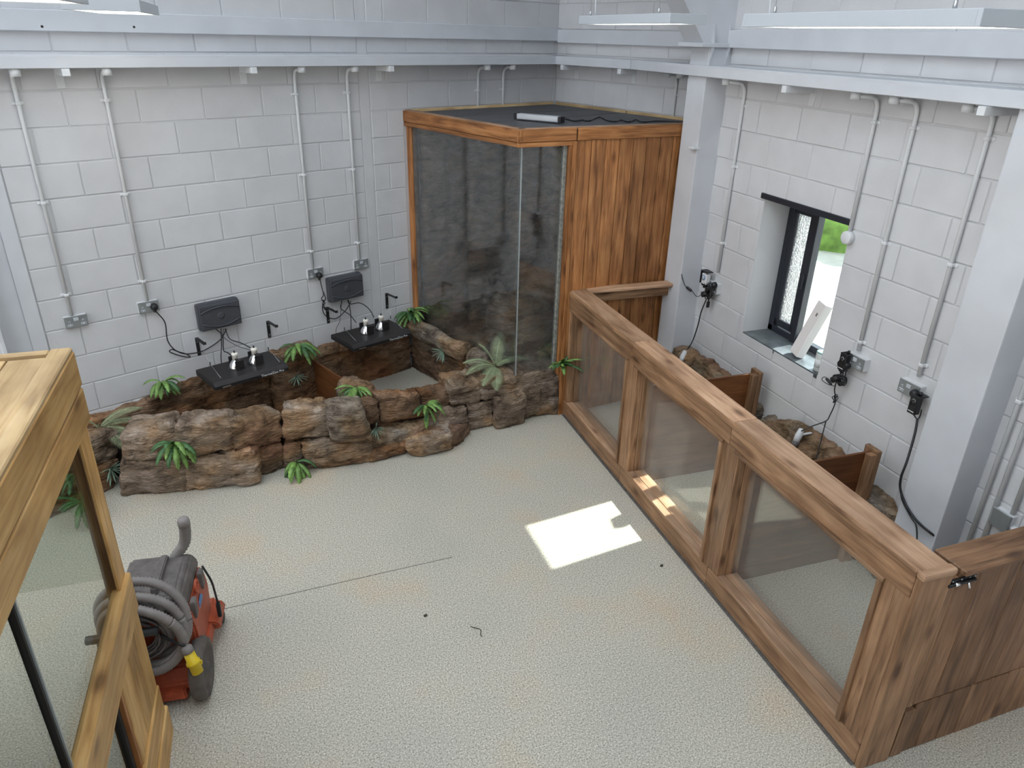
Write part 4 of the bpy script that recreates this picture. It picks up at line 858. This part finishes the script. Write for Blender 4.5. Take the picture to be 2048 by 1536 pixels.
# ================================================================== FOREGROUND TANK (left)
bxm = thing('wooden_tank', 'golden timber display tank with large glass panes in the left foreground', 'vivarium', LP(.8, -.6, 0))
LE_ = 2.3; DW = 1.25
boxw('fascia', (0, -.025, 1.858), (LE_, .0, 1.998), LP, 'wood_box', bxm, .006); boxw('fascia', (.006, -.022, 1.715), (LE_, .0, 1.853), LP, 'wood_box', bxm, .006)
boxw('top_edge', (0, -.075, 1.985), (LE_, -.004, 2.012), LP, 'wood_pale', bxm, .005); boxw('top_board', (.05, -.20, 1.975), (LE_, -.078, 2.000), LP, 'wood_pale', bxm, .003); boxw('top_edge', (.0, -DW, 1.985), (.035, -.077, 2.010), LP, 'wood_pale', bxm, .004, 1); boxw('top_board', (.036, -DW, 1.970), (.12, -.21, 1.996), LP, 'wood_pale', bxm, .003, 1); boxw('top_panel', (.12, -DW, 1.965), (LE_, -.205, 1.985), LP, 'ply_pink', bxm, .002, 0)
boxw('end_fascia', (-.005, -DW, 1.715), (.02, -.026, 1.985), LP, 'wood_box', bxm, .004, 1)
boxw('post', (.055, -.07, .0), (.135, -.028, 1.73), LP, 'wood_fence', bxm, .004); boxw('post', (.035, -.028, .99), (.150, -.012, 1.73), LP, 'wood_box', bxm, .004)
boxw('rail', (.03, -.05, .805), (LE_, .006, .995), LP, 'wood_box', bxm, .005); 
xs = [.03, .16, .30, .455]
for i in range(3): boxw('plank', (xs[i]+.0015, -.03, .17), (xs[i+1]-.0015, -.004-.002*i, .806), LP, 'wood_box', bxm, .003, 2)
boxw('door_edge', (.455, -.045, .335), (.475, -.012, .806), LP, 'wood_tank', bxm, .002, 2)
boxw('door_gasket', (.475, -.06, .335), (.50, -.03, .806), LP, 'dark_gap', bxm, .002, 2); boxw('door_gasket', (.475, -.06, .335), (LE_, -.03, .355), LP, 'dark_gap', bxm, .002)
boxw('bottom_rail', (.03, -.04, .17), (LE_, .004, .335), LP, 'wood_box', bxm, .004); boxw('plinth', (.0, -.04, .0), (LE_, .012, .172), LP, 'wood_box', bxm, .006)
boxw('glass_pane', (.13, -.044, .985), (.975, -.034, 1.73), LP, 'glass_box', bxm, 0); boxw('glass_pane', (.985, -.058, .985), (LE_, -.048, 1.73), LP, 'glass_box', bxm, 0); boxw('glass_joint', (.968, -.046, .985), (.976, -.032, 1.73), LP, 'glass_edge', bxm, 0); boxw('glass_seal', (.980, -.056, .985), (.992, -.036, 1.73), LP, 'dark_gap', bxm, 0)
boxw('glass_pane', (.5, -.05, .35), (LE_, -.042, .81), LP, 'glass_box', bxm, 0); boxw('glass_pane', (.03, -DW+.05, .985), (.04, -.07, 1.72), LP, 'glass_box', bxm, 0)

boxw('back_panel', (0, -DW-.03, 0), (LE_, -DW, 1.99), LP, 'wood_tank', bxm, .004); boxw('near_panel', (LE_, -DW, 0), (LE_+.03, .0, 1.99), LP, 'wood_tank', bxm, .004, 1)
# ================================================================== VACUUM
VO = Vector((-.635, 3.30, 0)); VA = math.radians(-7)
def VP(x, y, z): z = z if z < .2 else .2+(z-.2)*1.28; return VO+Vector((x*math.cos(VA)-y*math.sin(VA), x*math.sin(VA)+y*math.cos(VA), z))
vc = thing('vacuum_cleaner', 'dusty orange and grey industrial vacuum with coiled hose and yellow plug', 'vacuum', VO)
def vloft(name, secs, mat, bev=.012):
    v, f = [], []
    for x0, x1, y0, y1, z in secs: v += [VP(x0, y0, z), VP(x1, y0, z), VP(x1, y1, z), VP(x0, y1, z)]
    for i in range(len(secs)-1):
        for k in range(4): f.append((4*i+k, 4*i+(k+1) % 4, 4*i+4+(k+1) % 4, 4*i+4+k))
    m = 4*(len(secs)-1); f += [(3, 2, 1, 0), (m, m+1, m+2, m+3)]
    o = pydata(name, v, f, mat, vc); bm = bmesh.new(); bm.from_mesh(o.data); bmesh.ops.recalc_face_normals(bm, faces=bm.faces); bmesh.ops.bevel(bm, geom=bm.edges[:], offset=bev, segments=2, affect='EDGES'); bm.to_mesh(o.data); bm.free(); return o
vloft('chassis', [(-.20, .17, -.27, .27, .07), (-.21, .185, -.27, .29, .12), (-.20, .175, -.22, .27, .19)], 'vac_red'); vloft('tub', [(-.17, .165, -.16, .18, .16), (-.185, .165, -.17, .21, .32), (-.19, .150, -.175, .215, .40)], 'vac_red'); vloft('lid', [(-.195, .13, -.18, .22, .395), (-.20, .135, -.185, .225, .43), (-.185, .115, -.165, .205, .475), (-.16, .09, -.14, .17, .49)], 'vac_grey', .01)
vloft('handle', [(-.02, .015, -.13, .17, .485), (-.02, .015, -.11, .15, .515)], 'vac_grey', .006); vloft('skirt', [(.08, .215, .10, .30, .10), (.10, .205, .08, .27, .16), (.10, .16, .05, .2, .2)], 'vac_red', .008)
vloft('rear_step', [(-.17, .10, -.31, -.24, .045), (-.16, .09, -.30, -.24, .10)], 'vac_red', .008)
for y in (.13, .205): vloft('skirt_slot', [(.155, .195, y, y+.045, .150), (.155, .19, y, y+.04, .172)], 'print_dark', .003)
for y in (-.1, .12): vloft('latch', [(.145, .168, y-.028, y+.028, .35), (.145, .170, y-.028, y+.028, .43)], 'vac_grey', .004)
tube('lid_clip', [VP(.16, .0+.03*math.cos(a), .43+.025*math.sin(a)) for a in [i*math.pi/6 for i in range(13)]], .008, 'vac_red', vc, 8)
st = prism('sticker', [VP(.160+.012*.0, .02+.045*math.cos(a), .335+.03*math.sin(a)) for a in [i*math.pi/10 for i in range(20)]], Vector((.003, 0, 0)), 'blue_sticker', vc)
def wheel(x, y, r, w, name='wheel'):
    ax = VP(1, 0, 0)-VP(0, 0, 0); o = lathe(name, VP(x, y, r), ax, [(-w/2, r*.75), (-w/2, r*.93), (-w/4, r), (w/4, r), (w/2, r*.93), (w/2, r*.72), (w/2-.012, r*.68), (w/2-.014, r*.2), (w/2+.004, r*.16), (w/2+.004, 0.001)], 'rubber', vc, 32); return o
wheel(.165, -.22, .155, .065); wheel(-.20, -.22, .155, .065)
for x, y in ((.185, .27), (-.17, .27)): wheel(x, y, .035, .025, 'caster')
def ribbed(name, pts, r, mat):
    pts = [Vector(p) for p in pts]; out = [pts[0]]; acc = 0.; step = .008
    for a, b in zip(pts[:-1], pts[1:]):
        L = (b-a).length; t_ = step-acc
        while t_ <= L: out.append(a+(b-a)*(t_/L)); t_ += step
        acc = L-(t_-step)
    v, f = tube_data(out, r, 12, True, lambda i, n: 1.0 if i % 2 else .80); return pydata(name, v, f, mat, vc, True)
rv = random.Random(4)
for k, (ry, rz, cx, cy, cz) in enumerate(((.205, .175, -.05, -.19, .43), (.195, .165, -.055, -.235, .41), (.185, .155, -.05, -.28, .395), (.15, .13, -.08, -.21, .40))):
    ribbed('hose_loop', smooth_path([VP(cx+ry*math.cos(a), cy+.02*math.sin(a*2+k)-.045*math.cos(a), cz+rz*math.sin(a)) for a in [i*math.pi/9+.3*k for i in range(19)]], 6), .0245, 'hose')
ribbed('hose_end', smooth_path([VP(.0, .16, .45), VP(.05, .185, .49), VP(.09, .20, .53), VP(.105, .20, .58), VP(.11, .195, .625)], 10), .030, 'hose'); lathe('hose_cuff', VP(.11, .195, .62), UP, [(0, .0305), (.03, .031), (.045, .026), (.05, .012)], 'hose', vc, 16)
tube('hose_bend', [VP(-.20, -.17, .46), VP(-.15, -.18, .52), VP(-.08, -.19, .54), VP(-.01, -.2, .52), VP(.03, -.21, .46)], .03, 'hose', vc, 14, sm=6); lathe('bend_cuff', VP(-.21, -.17, .45), VP(.5, 0, .6)-VP(0, 0, 0), [(0, .035), (.05, .034)], 'black_plastic', vc, 14)
tube('wand', [VP(-.26, -.33, .455), VP(.05, -.34, .465)], .021, 'black_plastic', vc, 14)
for k in range(6):
    rr = .10+.010*k; tube('cable_coil', [VP(-.09+rr*math.cos(a), -.255-.012*(k % 3), .39+rr*.7*math.sin(a)) for a in [i*math.pi/8 for i in range(17)]], .0065, 'vac_grey', vc, 6)
tube('power_cord', [VP(.02, -.27, .40), VP(.11, -.32, .38), VP(.158, -.335, .362)], .007, 'black_plastic', vc, 8, sm=4)
px0 = VP(.15, -.335, .37); ax = (VP(.20, -.375, .21)-px0).normalized()
lathe('plug_gland', px0, ax, [(0, .018), (.01, .026), (.035, .027)], 'hose', vc, 16); pl = lathe('yellow_plug', px0+ax*.03, ax, [(0, .024), (.055, .027), (.06, .033), (.072, .033), (.075, .027), (.125, .027)], 'yellow', vc, 18); boxw('plug_key', (.196, -.352, .275), (.210, -.337, .30), VP, 'yellow', vc, .003)
tube('strap', [VP(.165, .16, .43), VP(.20, .14, .36), VP(.21, .13, .30), VP(.215, .125, .25)], .006, 'black_plastic', vc, 6, sm=4); vloft('strap_buckle', [(.205, .225, .11, .14, .17), (.205, .225, .11, .14, .25)], 'black_plastic', .004)

# ================================================================== PLANTS
def leaf_mesh(L, w, droop, d, up, serr=0, n=10, curl=.25):
    """a folded, tapering blade starting at the origin in direction d"""
    d = Vector(d).normalized(); side = d.cross(UP); side = side.normalized() if side.length > 1e-3 else Vector((1, 0, 0)); v, f = [], []
    p = Vector((0, 0, 0)); dirv = d.copy()
    for i in range(n+1):
        t = i/n; prof = math.sin(math.pi*min(1, t*.86+.09))**.8 if t < 1 else 0
        if serr and i % 2: prof *= (1-serr)
        nrm = side.cross(dirv).normalized()
        if nrm.z < 0: nrm = -nrm
        v += [p+side*w*prof/2-nrm*w*curl*prof*.5, p+nrm*w*curl*.25*prof, p-side*w*prof/2-nrm*w*curl*prof*.5]
        p = p+dirv*(L/n); dirv = (dirv-UP*droop/n).normalized()
    for i in range(n):
        a = 3*i; f += [(a, a+1, a+4, a+3), (a+1, a+2, a+5, a+4)]
    return v, f
def add_leaf(parent, base, data, mat, name='leaf'):
    v, f = data; o = pydata(name, [base+x for x in v], f, mat, parent, True)
    m = o.modifiers.new('thick', 'SOLIDIFY'); m.thickness = .0012; return o
def fern(base, face, label, size=.2, n=10, seed=0, mat='leaf', droop=1.3, lift=.5):
    n = int(n*1.5)
    rnd = random.Random(seed); t = thing('artificial_fern', label, 'plant', base, 'green plastic ferns'); face = Vector(face).normalized(); side = face.cross(UP).normalized()
    for k in range(n):
        a = -1.45+2.9*k/(n-1)+rnd.uniform(-.15, .15)
        d = face*math.cos(a)*rnd.uniform(.5, 1)+side*math.sin(a)*rnd.uniform(.5, 1)+UP*rnd.uniform(lift-.55, lift+.55)
        L = size*rnd.uniform(.75, 1.15); add_leaf(t, base, leaf_mesh(L, L*.23, droop*1.15*rnd.uniform(.7, 1.4), d, UP, .28, 14), mat if rnd.random() < .7 else 'leaf_dark' if mat == 'leaf' else mat)
    tube('stem', [base-face*.01, base+face*.015+UP*.03], .006, 'stem', t, 6)
def spiky(base, face, label, size=.10, n=14, seed=0):
    rnd = random.Random(seed); t = thing('air_plant', label, 'plant', base, 'small spiky air plants'); face = Vector(face).normalized(); side = face.cross(UP).normalized()
    for k in range(n):
        a = 2*math.pi*k/n; d = face*rnd.uniform(.3, 1.1)+side*math.cos(a)+UP*(math.sin(a)*.9+.1); add_leaf(t, base, leaf_mesh(size*rnd.uniform(.8, 1.2), size*.11, .5, d, UP, 0, 6), 'leaf_grey')
def palm(base, dirs, label, size=.34, seed=0):
    rnd = random.Random(seed); t = thing('artificial_palm', label, 'plant', base, 'pale feathery palms')
    for d in dirs:
        d = Vector(d).normalized(); pts = [base.copy()]; q = d.copy(); n = 34; L = size*rnd.uniform(.85, 1.15)
        for i in range(n): pts.append(pts[-1]+q*(L/n)); q = (q-UP*1.35/n).normalized()
        v, f = tube_data(pts, .003, 5)
        for i in range(2, n):
            tq = (pts[i+1]-pts[i-1]).normalized(); sd = tq.cross(UP); sd = sd.normalized() if sd.length > 1e-3 else Vector((1, 0, 0)); ll = .085*size/.34*math.sin(math.pi*(i/n*.85+.12))
            for sg in (-1, 1):
                e = (sd*sg+tq*.55-UP*.18).normalized(); k = len(v); wv = tq*.0024
                v += [pts[i]-wv, pts[i]+wv, pts[i]+e*ll*.6+wv*.8, pts[i]+e*ll, pts[i]+e*ll*.6-wv*.8]; f.append((k, k+1, k+2, k+3, k+4))
        o = pydata('frond', v, f, 'leaf_pale', t, True); m = o.modifiers.new('thick', 'SOLIDIFY'); m.thickness = .001
    tube('stem', [base-UP*.03, base+UP*.03], .009, 'stem', t, 6)
fern(BP(4.33, .12, .56), BN, 'drooping fern hung on the white wall above the left rock lining', .19, 10, 1, droop=2.2)
fern(BP(3.24, .22, .62), BN, 'fern on the rounded boulder between the two heat lamps', .22, 10, 2, droop=1.7)
fern(BP(1.98, .10, .60), BN-BX*.4, 'fern beside the vivarium corner post', .24, 12, 3, droop=1.6)
fern(BP(3.13, .98, .47), BN*.6-BX*1.0, 'bright fern on the rock stack between the pens', .22, 10, 4, droop=1.7)
a, n4 = wplane(*b4); fern(at_plane(852, 812, a-n4*.06, n4), n4+BX*.4, 'fern growing from the front rock wall facing the room', .19, 9, 5, droop=1.6, lift=.3)
a, n1 = wplane(*b1); fern(at_plane(348, 888, a+n1*.02, n1), n1+BX*.2, 'bright fern drooping over the left end of the front rock wall', .21, 10, 6, droop=2.0, lift=.4)
a, n3 = wplane(*b3); fern(at_plane(592, 925, a+n3*.0, n3), n3, 'fern at the foot of the front rock wall on the floor', .20, 11, 7, droop=2.2, lift=.2)
fern(BP(1.56, 1.76, .50), BN-BX*.2, 'upright fern on the rocks against the partition end', .20, 12, 8, droop=1.0, lift=.8)
fern(at_z(165, 1005, .15), (.4, -1, 0), 'green fern behind the glass of the foreground tank', .22, 9, 9, 'leaf_dark', 1.4)
fern(at_z(150, 950, .30), (.2, -1, 0), 'dark fern above another behind the foreground tank glass', .20, 8, 19, 'leaf_dark', 1.4)
spiky(BP(3.30, .27, .37), BN, 'spiky air plant on the lining boulder beside the wooden board', .095, 14, 1); a, n0 = wplane(*b0); spiky(at_plane(222, 938, a+n0*.03, n0), n0, 'spiky air plant left of the big front boulder', .12, 14, 2); spiky(BP(2.06, .72, .42), BN*.2-BX, 'spiky air plant on the lining under the vivarium glass', .11, 14, 3); spiky(BP(4.50, .16, .16), BN, 'dark spiky plant low inside the left pen', .12, 12, 4); a, n4 = wplane(*b4); spiky(at_plane(752, 858, a-n4*.03, n4), n4, 'tiny spiky plant on the front wall ledge', .085, 12, 5)
pb_ = BP(2.02, 1.42, .50); palm(pb_, [-BX*1.0+BN*.5+UP*.45, -BX*1.1-BN*.1+UP*.8, -BX*.8-BN*.5+UP*.9, BX*.3+UP*1.1-BN*.2, BX*.8+BN*.5+UP*.9, -BX*.7+BN*.9+UP*.2, -BX*.3-BN*.2+UP*1.2, BX*.9-BN*.2+UP*.5], 'pale feathery palm on the rocks in front of the vivarium corner', .32, 3)
palm(BP(4.86, .28, .42), [BX*.9+UP*.9, BX*.8+BN*.5+UP*.2, BX*1.0+BN*.1+UP*.5, -BX*.5+UP*1., BN*.8+BX*.4+UP*.1], 'pale feathery palm in the left pen behind the foreground tank', .33, 5)
# litter on the floor
tag(tube('bent_twig', [at_z(u, v, .004) for u, v in ((941, 1253), (952, 1256), (960, 1258), (962, 1262), (961, 1270), (964, 1273))], .0022, 'twig', None, 6), 'thin bent twig lying on the open floor', 'twig')
for u, v, lb in ((1323, 1131, 'dark crumb of debris near the partition'), (851, 1231, 'reddish crumb of debris on the open floor')):
    tag(boulder(at_z(u, v, .004), (.011, .008, .006), None, 'twig', u, 'debris_crumb', .3, .3), lb, 'debris')
print('objects', len(bpy.data.objects))
